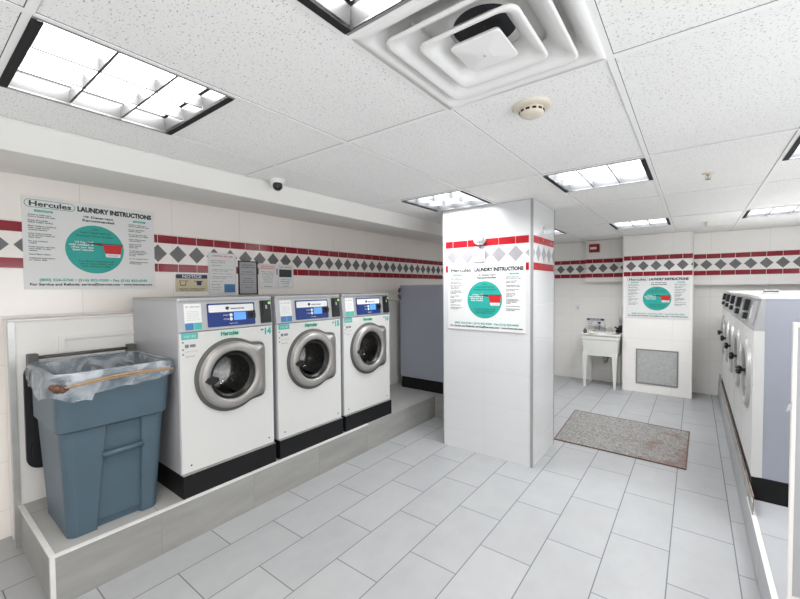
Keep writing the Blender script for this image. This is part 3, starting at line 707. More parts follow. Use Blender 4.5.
def make_washer(label, loc, rz, num, style='left', W=.675, Dp=.74, Z1=1.05, Z2=1.25, group=None, name='washing_machine', cat='washing machine'):
    t = thing(name, label, cat, loc, rz, group)
    PL = .148                                                     # plinth height
    right = style == 'right'
    sl = .034 if right else .020
    py = .002 if right else -.020
    mb = MB(); mb.box(0.0, W, py, Dp - .02, 0, PL - .004); pl = mb.build('plinth', M_black, t, bev=.002)
    mb = MB(); mb.box(.002, W - .002, py + .004, .03, PL - .0045, PL); mb.build('plinth_rail', M_edge, pl)
    # cabinet: side/back/top shell, open at the front
    mb = MB(); S = frame((0, 0, 0), (0, 1, 0), (0, 0, 1), (1, 0, 0))
    prof = [(.014, PL), (Dp, PL), (Dp, Z2), (sl, Z2), (0, Z1), (.014, Z1)]
    mb.prism(prof, 0, .004, 0, S); mb.prism(prof, W - .004, W, 0, S)
    mb.box(.004, W - .004, Dp - .004, Dp, PL, Z2); mb.box(.004, W - .004, .014, Dp, PL, PL + .004)
    mb.box(.004, W - .004, .02, Dp, Z1 - .03, Z1 - .026)
    mb.build('cabinet', M_side_lit if style == 'left' else M_side_dim, t)
    # console
    mb = MB(); mb.prism([(0, Z1 + .002), (.05, Z1 + .002), (Dp - .01, Z2 - .01), (Dp - .01, Z2), (sl, Z2)], .0045, W - .0045, 0, S)
    cs = mb.build('console', M_console, t, bev=.003)
    mb = MB(); mb.prism(rrect(-.002, W + .002, sl - .012, Dp + .004, .012, 3), Z2, Z2 + .018, 0); tp = mb.build('top_cover', M_console if not right else M_trimw, t, bev=.004)
    # front panel with a round opening
    dx, dz, RO = W * .503, .735 * (Z1 / 1.05), .19
    n = 64; mb = MB()
    x0, x1, z0, z1 = .003, W - .003, PL + .004, Z1 - .002
    inner = [(dx + RO * math.cos(2 * PI * (k + .5) / n), dz + RO * math.sin(2 * PI * (k + .5) / n)) for k in range(n)]
    outer = []
    for p in inner:
        vx, vz = p[0] - dx, p[1] - dz; k = min(((x1 - dx) if vx > 0 else (dx - x0)) / max(abs(vx), 1e-6), ((z1 - dz) if vz > 0 else (dz - z0)) / max(abs(vz), 1e-6))
        outer.append([dx + vx * k, dz + vz * k])
    for cx_, cz_ in ((x0, z0), (x1, z0), (x0, z1), (x1, z1)):
        j = min(range(n), key=lambda i: (outer[i][0] - cx_) ** 2 + (outer[i][1] - cz_) ** 2); outer[j] = [cx_, cz_]
    vs = [(p[0], p[1], 0) for p in inner] + [(p[0], p[1], 0) for p in outer] + [(p[0], p[1], -.014) for p in outer] + [(p[0], p[1], -.03) for p in inner]
    fs = []
    for k in range(n):
        j = (k + 1) % n
        fs += [(k, k + n, j + n, j), (k + n, k + 2 * n, j + 2 * n, j + n), (k + 3 * n, k, j, j + 3 * n)]
    mb.add(vs, fs, 0, FR); 
    fp = mb.build('front_panel', M_front, t)
    if right:                                                      # white return of the front panel on the sides
        for xx in (-.002, W): mb = MB(); mb.box(xx, xx + .002, 0, .052, PL, Z1); mb.build('panel_return', M_front, t)
        for xx in (-.002, W): mb = MB(); mb.prism([(.001, Z1 + .002), (.052, Z1 + .002), (.052, Z2), (sl, Z2)], xx, xx + .002, 0, S); mb.build('console_side', M_console, t)
    # drum
    FD = FR @ Matrix.Translation((dx, dz, 0))
    mb = MB(); mb.lathe([(.19, -.03), (.185, -.06), (.235, -.075), (.245, -.12), (.245, -.40), (.22, -.43), (.002, -.44)], 40, M=FD); dr = mb.build('drum', M_drum, t)
    mb = MB()
    for k in range(3):
        a = 2 * PI * k / 3 + .5; mb.prism([(-.03, .0), (.03, 0), (.008, .06), (-.008, .06)], -.40, -.09, 0, FD @ Matrix.Rotation(a, 4, 'Z') @ Matrix.Translation((0, -.243, 0)))
    mb.build('drum_paddle', M_drum, dr)
    # door
    if style == 'left':
        ol = door_outline(.252, .258, .205)
        mb = MB()
        def ringband(po, pi, t0, t1, m):
            k = len(po); vs = [(p[0], p[1], t0) for p in po] + [(p[0], p[1], t1) for p in po] + [(p[0], p[1], t1) for p in pi] + [(p[0], p[1], t0) for p in pi]
            fs = [(i + a, (i + 1) % k + a, (i + 1) % k + b, i + b) for i in range(k) for a, b in ((0, k), (k, 2 * k), (2 * k, 3 * k))]
            m.add(vs, fs, 0, FD, True)
        circ = lambda r, ks: [(r * math.cos(2 * PI * i / ks), r * math.sin(2 * PI * i / ks)) for i in range(ks)]
        ringband(ol, circ(.18, 96), 0, .010, mb); mb.build('door_gasket', M_rubber, t)
        ol2 = [(p[0] + (.016 if p[0] > .15 else .016 * max(0, p[0]) / .15), p[1]) for p in inset(ol, .024)]
        mb = MB(); ringband(ol2, circ(.165, 96), .008, .026, mb)
        door = mb.build('door', M_ring, t)
        mb = MB(); mb.lathe([(.222, .026), (.221, .032), (.214, .040), (.195, .045), (.172, .046), (.165, .036), (.160, .012), (.158, -.01)], 64, M=FD); mb.build('door_ring', M_ring, door)
        mb = MB(); mb.lathe([(.160, .036), (.150, .016), (.135, .008)], 56, M=FD); mb.build('inner_seal', M_blkpl, door)
        mb = MB(); mb.lathe([(.150, .014), (.146, .0), (.142, -.03), (.125, -.10), (.10, -.128), (.05, -.142), (.001, -.146)], 48, M=FD); mb.build('door_glass', M_glass, door)
        mb = MB(); mb.prism([(-.205, -.012), (-.185, -.030), (-.150, -.035), (-.118, -.018), (-.118, .004), (-.150, .016), (-.185, .010)], .040, .062, 0, FD); mb.build('door_handle', M_blkpl, door, bev=.006)
        mb = MB()
        for zz in (-.16, -.06, .05, .15): mb.lathe([(.004, .026), (.003, .029)], 10, M=FD @ Matrix.Translation((.236, zz, 0)), cap1=True)
        mb.build('hinge_screw', M_bead, door)
    else:
        mb = MB(); mb.lathe([(.245, 0), (.245, .006), (.225, .008), (.20, .008)], 56, M=FD); mb.build('door_gasket', M_ringl, t)
        mb = MB(); mb.lathe([(.232, .008), (.228, .016), (.212, .022), (.190, .022), (.172, .012), (.168, -.01)], 56, M=FD); door = mb.build('door', M_ringl, t)
        mb = MB(); mb.lathe([(.170, .02), (.168, -.02), (.14, -.11), (.08, -.14), (.001, -.146)], 40, M=FD); mb.build('door_glass', M_glass, door)
        MH = FD @ Matrix.Translation((.05, .02, 0))
        mb = MB(); mb.box(-.24 + .05, -.15 + .05, -.006, .006, .020, .030, 0, MH)
        mb.build('handle_bracket', M_ring, door)
        MK = FD @ Matrix.Translation((-.03 + .12, .03, 0))
        mb = MB(); mb.lathe([(.013, .005), (.011, .042)], 12, M=MK)
        for k in range(5):
            a = 2 * PI * k / 5; mb.lathe([(.002, -.016), (.013, -.008), (.015, .0), (.013, .008), (.002, .016)], 10, M=MK @ Matrix.Translation((.017 * math.cos(a), .017 * math.sin(a), .052)))
        mb.lathe([(.018, .040), (.020, .052), (.016, .062)], 14, M=MK, cap1=True)
        mb.build('door_knob', M_blkpl, door)
    # console furniture: frame on the slope
    L = math.hypot(sl, Z2 - Z1); n_ = (-(Z2 - Z1) / L, sl / L)     # (y, z) of the outward normal
    CF = frame((0, 0, Z1), (1, 0, 0), (0, sl / L, (Z2 - Z1) / L), (0, n_[0], n_[1]))
    if style == 'left':
        CP = CF @ Matrix.Diagonal((.957, 1, 1, 1))
        cp = MB(); cp.prism(rrect(.195, .555, .020, .178, .006, 3), .0, .006, 0, CP); cpo = cp.build('control_panel', M_blue, t, bev=.001)
        mb = MB(); mb.prism(rrect(.203, .545, .118, .168, .008, 3), .006, .0068, 0, CP); mb.build('name_strip', M_white, cpo)
        mb = MB(); text(mb, 'wascomat', .36, .47, .134, .150, CP, .0075, 0, .02); mb.prism(disc(.338, .143, .014, .012, 20), .006, .0074, 0, CP)
        mb.build('name_text', M_ink, cpo)
        mb = MB(); mb.prism(rrect(.385, .478, .058, .112, .003, 2), .006, .0085, 0, CP); mb.build('screen', M_screen, cpo)
        for zz in (.095, .068):
            mb = MB(); mb.lathe([(.012, .006), (.011, .0095)], 18, M=CP @ Matrix.Translation((.363, zz, 0)), cap1=True); mb.build('button', M_white, cpo)
        mb = MB(); text(mb, 'START', .305, .345, .091, .099, CP, .0072, 0, .01); text(mb, 'CYCLE', .305, .345, .064, .072, CP, .0072, 0, .01); text(mb, 'hercnet', .35, .41, .034, .041, CP, .0072, 0, .01)
        mb.build('panel_text', M_white, cpo)
        mb = MB(); mb.prism(rrect(.500, .556, .062, .118, .006, 3), .006, .012, 0, CP); mb.lathe([(.016, .012), (.014, .026)], 16, M=CP @ Matrix.Translation((.535, .09, 0)), cap1=True); mb.build('selector_knob', M_blkpl, cpo)
        mb = MB(); mb.prism(rrect(.580, .665, .020, .188, .005, 3), 0, .010, 0, CF); cr = mb.build('card_reader', M_blkpl, t, bev=.001)
        mb = MB(); mb.prism(rect(.585, .660, .024, .085), .010, .0125, 0, CF); mb.prism(rect(.596, .65, .088, .183), .010, .016, 0, CF); mb.build('reader_slot', M_blkpl, cr, bev=.002)
        mb = MB(); mb.prism(disc(.648, .168, .010, n=12), .016, .019, 0, CF); mb.build('reader_light', M_led, cr)
        mb = MB(); mb.prism(rect(.616, .628, .125, .152), .016, .0175, 0, CF); mb.build('card_symbol', M_greyp, cr)
        st = MB(); st.prism(rect(.040, .148, .012, .182), 0, .0015, 0, CF); so = st.build('instruction_sticker', M_white, t)
        mb = MB(); mb.prism(rect(.041, .094, .013, .058), .0015, .0022, 0, CF); mb.build('sticker_left_block', M_bluep if num != '16' else M_tealp, so)
        mb = MB(); mb.prism(rect(.096, .147, .013, .058), .0015, .0022, 0, CF); mb.build('sticker_right_block', M_tealp if num != '15' else M_bluep, so)
        mb = MB()
        text(mb, 'HE   LESS SOAP', .05, .138, .158, .166, CF, .0022, 0, .02)
        for j in range(6): text(mb, 'use two ounces or less', .055 + .004 * (j % 2), .135 - .005 * (j % 3), .075 + j * .011, .080 + j * .011, CF, .0022, 0, .0)
        mb.build('sticker_text', M_inkg, so)
        # printing on the front panel
        mb = MB(); ov = rrect(.258, .412, Z1 - .050, Z1 - .010, .019, 6); mb.prism(ov, 0, .0005, 0, FR); text(mb, 'Hercules', .272, .398, Z1 - .042, Z1 - .016, FR, .0012, 1, .05)
        mb.build('logo', [M_mint, M_green], fp)
        mb = MB(); text(mb, num, .607, .662, Z1 - .062, Z1 - .018, FR, .0008, 0, .06); mb.build('machine_number', M_teal, fp)
        mb = MB(); mb.prism(rect(.015, .118, Z1 - .045, Z1 - .004), 0, .0006, 0, FR); mb.build('teal_label', M_tealp, fp)
        mb = MB(); text(mb, 'START HERE', .03, .105, Z1 - .034, Z1 - .018, FR, .0012, 0, .02); mb.build('label_text', M_mint, fp)
        mb = MB()
        for zz in (.062, .108, .138): mb.prism(disc(.018 + .006, Z1 - zz, .006, n=10), 0, .0006, 0, FR)
        mb.prism(rrect(.036, .060, Z1 - .098, Z1 - .076, .004, 2), 0, .0006, 0, FR); mb.prism(rrect(.066, .102, Z1 - .096, Z1 - .078, .003, 2), 0, .0006, 0, FR)
        text(mb, 'DOOR LOCK', .04, .095, Z1 - .158, Z1 - .150, FR, .0008, 0, .02); mb.prism(rect(.575, .597, Z1 - .035, Z1 - .022), 0, .0005, 0, FR)
        mb.build('panel_symbols', M_inkg, fp)
        mb = MB(); text(mb, 'press to start', .04, .115, Z1 - .125, Z1 - .119, FR, .0008, 0, .01); mb.build('red_print', M_redpr, fp)
        mb = MB(); mb.lathe([(.006, 0), (.005, .002)], 10, M=FR @ Matrix.Translation((.06, .195, 0)), cap1=True); mb.lathe([(.006, 0), (.005, .002)], 10, M=FR @ Matrix.Translation((W - .045, .195, 0)), cap1=True); mb.build('panel_screw', M_black, fp)
    elif right:
        mb = MB(); mb.prism(rrect(.40, .60, .03, .185, .006, 3), 0, .006, 0, CF); cp = mb.build('control_panel', M_greyp, t)
        mb = MB(); mb.prism(rect(.30, .38, .06, .15), 0, .004, 0, CF); mb.build('program_label', M_white, t)
        mb = MB(); mb.prism(rrect(.03, .13, .10, .185, .004, 2), 0, .03, 0, CF); mb.prism(rrect(.05, .15, .04, .085, .004, 2), 0, .026, 0, CF); mb.build('coin_box', M_blkpl, t, bev=.003)
    return t

XF = -2.558
ys = (1.080, 1.792, 2.500)
labs = ('white front loading washer numbered 14, nearest the blue bin', 'white front loading washer numbered 15, middle of the three on the left platform', 'white front loading washer numbered 16, farthest of the three on the left platform')
for y, n_, l in zip(ys, ('14', '15', '16'), labs): make_washer(l, (XF, y, PZ), RT, n_, 'left')
# large grey machine beyond, seen from its side
bm_ = make_washer('tall grey-sided machine on black plinth, half hidden behind the pillar', (-2.16, 4.12, PZ), RT, '', 'plain', W=.82, Dp=.97, Z1=1.12, Z2=1.345)
# right row
RXF = .299
rl = ('nearest machine of the right row, its whole blue grey side visible', 'second nearest machine in the right row of front loaders', 'middle machine in the right row of five front loaders', 'second farthest machine in the right row, beside the farthest one', 'farthest machine in the right row, next to the back wall')
rm = None; PR = .672
for k in range(5):
    y1 = 3.29 + PR * (k + 1)
    if rm is None: rm = make_washer(rl[0], (RXF, y1 - .008, RZ), -PI / 2, '', 'right', W=.662, Dp=.80, Z1=1.076, Z2=1.277)
    else: dup(rm, (RXF, y1 - .008, RZ), -PI / 2, rl[k])

mb = MB(); mb.tube([(-.022, .955, 1.17), (-.020, .972, 1.22), (-.020, .975, 1.28), (-.018, .962, 1.325)], [.012, .02, .02, .012], 10); mb.build('side_hose', M_rubber, bm_)

# weathered boards along the foot of the right row
t = thing('skirting_board', 'long rusty weathered board lying along the foot of the right row of machines', 'board', (0, 0, RZ))
mb = MB(); mb.box(.2865, .2905, 3.05, 6.62, 0, .080); mb.build('board_face', M_rustt, t)
mb = MB(); mb.box(.2910, .2975, 3.10, 6.62, 0, .100); mb.build('rusty_back', M_rust, t)
t = MB(); t.box(.287, .300, 6.66, 7.0, RZ, RZ + .13); tag(t.build('grey_block', M_rustt, bev=.004), 'short grey block standing on the curb by the far end of the right machines', 'block')

# ================================================================== WHEELED BIN
t = thing('wheeled_bin', 'large slate blue wheeled rubbish bin on the left platform with black lid hanging behind', 'rubbish bin', (-2.90, .76, PZ))
bx = -2.90; by = .76
def ring(x0, x1, y0, y1, z, r, k=5): return [(p[0] - bx, p[1] - by, z - PZ) for p in rrect(x0, x1, y0, y1, r, k)]
Zr = 1.145
def lerp(a, b, t_): return a + (b - a) * t_
# outer shell with the open top and inner wall
body = MB()
o_b = (-3.09, -2.612, .532, .960); o_m = (-3.165, -2.605, .508, 1.015); o_t = (-3.19, -2.580, .494, 1.050)
def R_(o, z, r): return ring(o[0], o[1], o[2], o[3], z, r)
low = [R_(o_b, .266, .045), R_([lerp(a, b, .02) for a, b in zip(o_b, o_m)], .28, .05), R_(o_m, .825, .055)]
col = [R_((o_m[0] - .012, o_m[1] + .016, o_m[2] - .014, o_m[3] + .014), .84, .06), R_(o_t, Zr - .03, .06), R_((o_t[0] - .012, o_t[1] + .014, o_t[2] - .013, o_t[3] + .013), Zr - .028, .07), R_((o_t[0] - .012, o_t[1] + .014, o_t[2] - .013, o_t[3] + .013), Zr, .07),
       R_((o_t[0] + .012, o_t[1] - .014, o_t[2] + .013, o_t[3] - .013), Zr, .05), R_((o_m[0] + .02, o_m[1] - .02, o_m[2] + .02, o_m[3] - .02), .82, .045), R_((o_b[0] + .02, o_b[1] - .02, o_b[2] + .02, o_b[3] - .02), .30, .04)]
# the front (+x) of the lower body is recessed between two corner columns: build it as lofted outlines with a notch
def notch(o, z, r, ya, yb, dpt):
    x0, x1, y0, y1 = o; pts = []
    k = 5
    def arc(cx, cy, a0):
        for i in range(k + 1): a = a0 + PI / 2 * i / k; pts.append((cx + r * math.cos(a), cy + r * math.sin(a)))
    arc(x1 - r, y0 + r, -PI / 2)
    pts.append((x1, ya)); pts.append((x1 - dpt, ya + .008)); pts.append((x1 - dpt, yb - .008)); pts.append((x1, yb))
    arc(x1 - r, y1 - r, 0); arc(x0 + r, y1 - r, PI / 2); arc(x0 + r, y0 + r, PI)
    return [(p[0] - bx, p[1] - by, z - PZ) for p in pts]
body.loft([notch(o_b, .262, .045, .655, .872, .03), notch([lerp(a, b, .9) for a, b in zip(o_b, o_m)], .80, .055, .708, .884, .035), notch(o_m, .828, .055, .71, .886, .012)], cap1=False)
body.loft([notch(o_m, .828, .055, .71, .886, .012), notch((o_m[0] - .012, o_m[1] + .016, o_m[2] - .014, o_m[3] + .014), .842, .06, .71, .886, 0)], cap0=False, cap1=False)
body.loft(col, cap0=False, cap1=True, smooth=False)
body.build('bin_body', M_bin, t, bev=.006)
mb = MB(); mb.tube([(-2.604 - bx, .690 - by, .668 - PZ), (-2.602 - bx, .79 - by, .670 - PZ), (-2.604 - bx, .885 - by, .673 - PZ)], .015, 12); mb.build('grab_bar', M_bin, t)
for yy, sgn in ((.548, 1), (.925, 1)):
    w = MB(); w.lathe([(.02, 0), (.078, 0), (.088, .008), (.088, .034), (.078, .042), (.02, .042)], 32, M=frame((-3.08 - bx, yy - by, .088), (1, 0, 0), (0, 0, 1), (0, 1, 0)), cap0=True, cap1=True)
    wo = w.build('wheel', M_blkpl, t)
    h = MB(); h.lathe([(.028, -.004), (.02, -.008)], 20, M=frame((-3.08 - bx, yy - by, .088), (1, 0, 0), (0, 0, 1), (0, 1, 0)), cap0=True, cap1=True); h.build('hub', M_rubber, wo)
lid = MB()                                                         # folded back lid, hanging behind
LP = rrect(.478, 1.068, .475, 1.135, .07, 6)
lid.prism([(p[0] - by, p[1] - PZ) for p in LP], -3.272 - bx, -3.248 - bx, 0, frame((0, 0, 0), (0, 1, 0), (0, 0, 1), (1, 0, 0)))
lid.prism([(p[0] - by, p[1] - PZ) for p in rrect(.50, 1.045, .50, 1.12, .06, 6)], -3.25 - bx, -3.222 - bx, 0, frame((0, 0, 0), (0, 1, 0), (0, 0, 1), (1, 0, 0)))
lo = lid.build('lid', M_lid, t, bev=.006)
hg = MB(); hg.tube([(-3.225 - bx, .50 - by, 1.17 - PZ), (-3.225 - bx, 1.05 - by, 1.17 - PZ)], .011, 10); hg.build('hinge_bar', M_rubber, t)
for yy in (.515, 1.035):
    q = MB(); q.box(-3.252 - bx, -3.19 - bx, yy - .025 - by, yy + .025 - by, 1.12 - PZ, 1.196 - PZ); q.build('hinge_block', M_rubber, t, bev=.005)

# clear liner folded over the rim
def rim_pt(s, off, r=.075):
    """point at fraction s round the rim, pushed out by off"""
    x0, x1, y0, y1 = o_t[0] - .012 - off, o_t[1] + .014 + off, o_t[2] - .013 - off, o_t[3] + .013 + off
    P = rrect(x0, x1, y0, y1, max(.02, r + off), 6); P.append(P[0])
    seg = [math.dist(P[i], P[i + 1]) for i in range(len(P) - 1)]; L = sum(seg); d = (s % 1) * L
    for i, q in enumerate(seg):
        if d <= q: f = d / q; return (lerp(P[i][0], P[i + 1][0], f), lerp(P[i][1], P[i + 1][1], f))
        d -= q
    return P[0]
mb = MB(); N = 180; rings = []
rnd = [random.uniform(-1, 1) for _ in range(64)]
def wob(s, f, ph=0):
    x = s * f + ph; i = math.floor(x); a = rnd[i % int(f)]; b = rnd[(i + 1) % int(f)]; u_ = x - i; u_ = u_ * u_ * (3 - 2 * u_); return a + (b - a) * u_
prof = [(-.095, -.50), (-.072, -.36), (-.052, -.20), (-.038, -.08), (-.030, -.01), (-.014, .007), (.002, .007), (.008, -.005), (.010, -.03), (.012, -.06), (.010, -.09), (.008, -.112)]
for j, (off, dz) in enumerate(prof):
    rg = []
    for k in range(N):
        s = k / N; amp = .0015 if 3 <= j <= 7 else .004
        o = off + amp * wob(s, 48, j * 3) + amp * .6 * wob(s, 30, j * 2)
        if j >= 7: o = max(o, .003)
        x, y = rim_pt(s, o)
        hang = 1 + .25 * wob(s, 11, 3) + .08 * wob(s, 40)
        if y < .54 or (x > -2.66 and y < .64): hang *= 1.35          # more film gathered at the near left corner
        if x < -3.12: hang *= .35
        z = Zr + (dz * hang if j > 7 else dz)
        rg.append((x, y, z))
    rings.append(rg)
mb.loft(rings, smooth=True, cap0=False, cap1=False)
tag(mb.build('bin_liner', M_liner), 'clear plastic liner folded over the rim of the blue bin', 'bin liner')
# tan band that holds the liner, knotted at the near left corner
t = thing('elastic_band', 'tan band with brown knot stretched round the liner under the bin rim', 'band', (-2.566, .50, 1.09))
mb = MB(); pts = []
for k in range(30):
    y = lerp(.50, 1.04, k / 29); z = 1.083 + .022 * math.sin(PI * k / 29) + .018 * (k / 29) - .0 ; pts.append((-2.535 - (-2.566) + (-.012 if k in (0, 29) else 0), y - .50, z - 1.09))
for dz_, r_ in ((0, .0062), (-.011, .0048)): mb.tube([(p[0], p[1], p[2] + dz_ * math.sin(PI * i / 29)) for i, p in enumerate(pts)], r_, 8)
mb.build('band', M_band, t)
mb = MB()
for q, r_ in (((.02, -.006, -.004), .024), ((.03, .012, -.012), .017), ((.012, -.024, .006), .016), ((.026, .03, -.006), .012)):
    mb.lathe([(.001, -r_), (r_ * .7, -r_ * .7), (r_, 0), (r_ * .7, r_ * .7), (.001, r_)], 12, M=Matrix.Translation(q))
mb.build('knot', M_knot, t)

# ================================================================== FLOOR MAT
t = thing('floor_mat', 'worn grey speckled mat with rusty stains on the floor beside the pillar', 'mat', (-.60, 4.66, 0))
mb = MB(); P = [(-.545, -.535), (.560, -.565), (.575, .525), (-.600, .600)]
mb.prism(P, 0, .007, 0); mb.build('mat_surface', M_mat, t)
mb = MB(); Pi = inset(P, .008)
for k in range(4):
    a, b = P[k], P[(k + 1) % 4]; c_, d_ = Pi[(k + 1) % 4], Pi[k]; mb.prism([a, b, c_, d_], .0, .010, 0)
mb.build('border', M_matedge, t)

# ================================================================== SINK CORNER
SX0, SX1, SY0, SY1, ST = -1.455, -.885, 6.62, 7.12, .845
cxs = (SX0 + SX1) / 2; cys = (SY0 + SY1) / 2
t = thing('utility_sink', 'white free standing utility sink on four tapered legs in the far corner', 'sink', (cxs, cys, 0))
w2 = (SX1 - SX0) / 2; d2 = (SY1 - SY0) / 2
def rg(w, d, z, r=.03): return [(p[0], p[1], z) for p in rrect(-w, w, -d, d, r, 3)]
mb = MB(); mb.loft([rg(w2 - .045, d2 - .035, .50), rg(w2 - .02, d2 - .02, .745), rg(w2 - .012, d2 - .012, .76), rg(w2 - .012, d2 - .012, ST - .028), rg(w2, d2, ST - .024), rg(w2, d2, ST), rg(w2 - .035, d2 - .035, ST), rg(w2 - .05, d2 - .05, ST - .03), rg(w2 - .10, d2 - .09, .52)], cap0=True, cap1=True)
mb.build('basin', M_sink, t, bev=.003)
for sx in (-1, 1):
    for sy in (-1, 1):
        mb = MB()
        def leg_ring(wi, z, xo): x = sx * (w2 - xo); y = sy * (d2 - .042); return [(x - wi if sx > 0 else x, y - .012, z), (x if sx > 0 else x + wi, y - .012, z), (x if sx > 0 else x + wi, y + .012, z), (x - wi if sx > 0 else x, y + .012, z)]
        mb.loft([leg_ring(.032, 0, .058), leg_ring(.072, .52, .040), leg_ring(.072, .56, .040)]); mb.build('leg', M_sink, t, bev=.003)
mb = MB(); mb.tube([(.02, .05, .50), (.02, .05, .40), (.03, .08, .36), (.05, .12, .38), (.05, .16, .42), (.05, .24, .42)], .02, 10); mb.build('drain_pipe', M_greyp, t)
def tap(): pass
t = thing('sink_faucet', 'small chrome faucet with two handles at the back of the sink', 'faucet', (-1.25, 7.09, ST))
mb = MB(); mb.box(-.10, .10, -.02, .02, 0, .02); mb.build('base', M_steel, t, bev=.004)
mb = MB(); mb.tube([(0, 0, .015), (0, 0, .09), (0, -.04, .12), (0, -.11, .11), (0, -.13, .085)], .010, 10); mb.build('spout', M_steel, t)
for s_ in (-1, 1):
    mb = MB(); mb.lathe([(.02, .02), (.016, .035), (.022, .05), (.016, .06)], 14, M=Matrix.Translation((s_ * .08, 0, 0)), cap1=True); mb.build('tap_handle', M_steel, t)
def bottle(name, label, loc, r, h, m, cm):
    t = thing(name, label, 'bottle', loc)
    mb = MB(); mb.lathe([(r * .9, 0), (r, .006), (r, h * .62), (r * .75, h * .74), (r * .38, h * .82), (r * .36, h * .86)], 20, cap0=True, cap1=True); mb.build('bottle_body', m, t)
    mb = MB(); mb.lathe([(r * .45, h * .86), (r * .45, h), (r * .2, h * 1.0)], 14, cap1=True); mb.build('cap', cm, t)
bottle('detergent_bottle', 'short dark bottle on the left end of the sink rim', (-1.385, 6.70, ST), .026, .085, M_rubber, M_greyp)
bottle('detergent_bottle', 'small pale bottle at the middle of the sink rim', (-1.10, 7.09, ST), .022, .11, M_beige, M_white)
t = MB(); t.lathe([(.045, 0), (.048, .008), (.048, .022), (.03, .03)], 20, M=Matrix.Translation((-1.28, 6.648, ST)), cap0=True, cap1=True)
tag(t.build('soap_dish', M_beige), 'small beige dish on the front rim of the sink', 'dish')
t = thing('soap_bar', 'white bar resting on the front rim of the sink', 'soap', (-1.14, 6.645, ST))
mb = MB(); mb.prism(rrect(-.06, .06, -.022, .022, .012, 3), 0, .035, 0); mb.build('bar', M_white, t, bev=.006)
t = thing('pump_unit', 'black fitting on the right rear rim of the sink', 'pump', (-.945, 7.03, ST))
mb = MB(); mb.prism(rrect(-.055, .055, -.05, .05, .02, 4), 0, .045, 0); mb.build('base', M_blkpl, t, bev=.008)
mb = MB(); mb.lathe([(.035, .04), (.04, .07), (.034, .10), (.02, .115)], 18, M=Matrix.Translation((.012, 0, 0)), cap1=True); mb.tube([(-.02, 0, .05), (-.06, -.01, .085), (-.075, -.015, .07)], .012, 8); mb.build('motor_cap', M_blkpl, t)
t = thing('wall_tube', 'white vertical tube fixed to the wall above the black fitting', 'tube', (-.945, YB, 1.08))
mb = MB(); mb.tube([(0, -.035, -.10), (0, -.035, .16)], .024, 14); mb.build('tube', M_whitepl, t)
for zz in (.10, -.05): mb = MB(); mb.box(-.03, .03, -.02, 0, zz, zz + .03); mb.build('bracket', M_greyp, t)
t = thing('light_switch', 'small pale switch plate on the wall left of the sink', 'switch', (-1.60, YB, 1.22))
mb = MB(); mb.prism(rrect(-.036, .036, -.06, .06, .005, 3), 0, .006, 0, FR); mb.build('plate', M_whitepl, t, bev=.001)
mb = MB(); mb.prism(rect(-.008, .008, -.02, .02), .006, .012, 0, FR); mb.build('toggle', M_greyp, t, bev=.001)
t = thing('fire_alarm', 'red fire alarm unit with white bar above the sink', 'fire alarm', (-1.325, 7.06, 2.212))
mb = MB(); mb.prism(rrect(-.075, .078, -.068, .068, .006, 3), 0, .045, 0, FR); bo = mb.build('alarm_box', M_redpl, t, bev=.004)
mb = MB(); mb.prism(rrect(-.055, .038, -.018, .016, .004, 3), .045, .060, 0, FR); mb.build('strobe_bar', M_white, bo, bev=.003)
mb = MB()
for k in range(4): mb.prism(rect(.048, .070, -.04 + k * .022, -.028 + k * .022), .045, .047, 0, FR)
mb.build('horn_slot', M_black, bo)

# access panel on the back column
t = thing('access_panel', 'square grey metal access panel low on the far tiled column', 'access panel', (-.432, 6.75, .39))
F0 = FR
mb = MB()
for r in (rect(-.26, .26, -.26, -.238), rect(-.26, .26, .238, .26), rect(-.26, -.238, -.238, .238), rect(.238, .26, -.238, .238)): mb.prism(r, 0, .008, 0, F0)
mb.build('frame', M_accessf, t)
mb = MB(); mb.prism(rect(-.235, .235, -.235, .235), 0, .006, 0, F0); mb.build('door', M_access, t)
mb = MB()
for q in ((-.215, .14), (-.215, -.13), (.22, .14), (.22, -.13), (.03, .01)): mb.lathe([(.007, .006), (.005, .009)], 10, M=FR @ Matrix.Translation((q[0], q[1], 0)), cap1=True)
mb.build('screw', M_accessf, t)

# white framed door leaf at the right edge of the picture
t = thing('panel_door', 'white framed narrow door leaf at the right edge of the picture', 'door', (.318, 2.20, RZ + .004))
mb = MB(); hh = 1.208
mb.box(0, .014, 0, .02, 0, hh); mb.box(.014, .60, 0, .02, hh - .02, hh); mb.box(.014, .60, 0, .02, 0, .08); mb.box(.578, .60, 0, .02, .08, hh - .02)
mb.build('frame', M_half, t, bev=.002)
mb = MB(); mb.box(.014, .578, .012, .018, .08, hh - .02); mb.build('inner_panel', M_greyp, t)
mb = MB(); mb.prism([(-.016, .845), (.0, .86), (.0, .885), (-.012, .872)], -.012, -.002, 0, frame((0, 0, 0), (1, 0, 0), (0, 0, 1), (0, 1, 0))); mb.build('latch', M_steel, t)

# items on the top of the right row
random.seed(3)
for k in range(3):
    o = MB(); x = .42 + .09 * k; y = 4.1 + .75 * k
    o.prism(rrect(x, x + .10, y, y + .14, .01, 2), RZ + 1.2981, RZ + 1.306 + .004 * k, 0)
    tag(o.build('folded_paper', [M_white, M_rust, M_greyp][k]), ['white folded leaflet on top of the second nearest right machine', 'brown scrap on top of the middle machine of the right row', 'grey leaflet on top of the second farthest right machine'][k], 'paper')

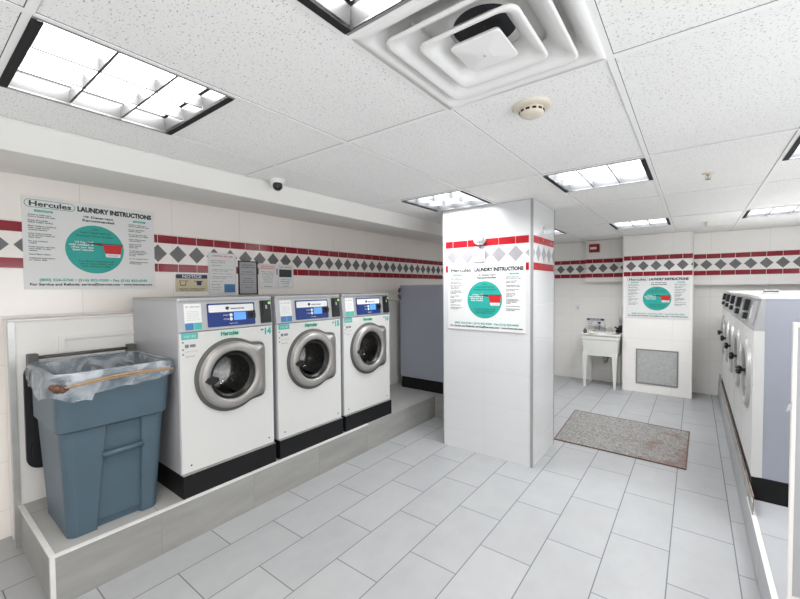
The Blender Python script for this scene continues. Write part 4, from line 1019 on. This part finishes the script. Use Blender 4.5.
# ================================================================== LIGHT & CAMERA
w = D.worlds.new('World'); SC.world = w; w.use_nodes = True
w.node_tree.nodes['Background'].inputs[0].default_value = (.9, .95, 1, 1); w.node_tree.nodes['Background'].inputs[1].default_value = .3
for key in sorted(fixtures):                                       # the tubes inside each fitting shine down through the louver
    i, a = key
    l = D.lights.new('tube_light', 'AREA'); l.shape = 'SQUARE'; l.size = .54; l.energy = 58 if a >= 8 else 32; l.color = (.95, .97, 1) if a >= 8 else (1, .975, .94)
    o = D.objects.new('tube_light', l); COL.objects.link(o); o.location = ((gx[i] + gx[i + 1]) / 2, (gy[a] + gy[a + 1]) / 2, H + .070)

l = D.lights.new('window_daylight', 'AREA'); l.shape = 'RECTANGLE'; l.size = 4.0; l.size_y = 1.8; l.energy = 85; l.color = (.96, .98, 1)  # fill light added behind the viewer, aimed upward through the unseen opening
o = D.objects.new('window_daylight', l); COL.objects.link(o); o.location = (-.9, YF - .30, .95); o.rotation_euler = (math.radians(125), 0, 0)

for (y0, y1, z0, z1), en, tilt in zip(RW, (122, 34), (115, 105)):  # fill lights added outside the two unseen openings on the right
    l = D.lights.new('window_daylight', 'AREA'); l.shape = 'RECTANGLE'; l.size = y1 - y0; l.size_y = z1 - z0; l.energy = en; l.color = (.93, .96, 1)
    o = D.objects.new('window_daylight', l); COL.objects.link(o); o.location = (XR + .22, (y0 + y1) / 2, (z0 + z1) / 2 - .04); o.rotation_euler = (math.radians(tilt), 0, PI / 2)

yaw, pitch, roll = 0.650281355, 0.0297527134, -0.00757282697
f = Vector((-math.sin(yaw) * math.cos(pitch), math.cos(yaw) * math.cos(pitch), -math.sin(pitch)))
r = Vector((math.cos(yaw), math.sin(yaw), 0)); u = r.cross(f)
r2 = r * math.cos(roll) + u * math.sin(roll); u2 = -r * math.sin(roll) + u * math.cos(roll)
cam = D.cameras.new('Camera'); co = D.objects.new('Camera', cam); COL.objects.link(co)
co.matrix_world = Matrix(((r2.x, u2.x, -f.x, 0), (r2.y, u2.y, -f.y, 0), (r2.z, u2.z, -f.z, 1.583), (0, 0, 0, 1)))
cam.sensor_fit = 'HORIZONTAL'; cam.sensor_width = 36; cam.lens = 387.536 / 800 * 36; cam.clip_start = .02
SC.camera = co
SC.view_settings.view_transform = 'Standard'; SC.view_settings.look = 'None'; SC.view_settings.gamma = 1; SC.view_settings.use_curve_mapping = False
SC.view_settings.exposure = -.98
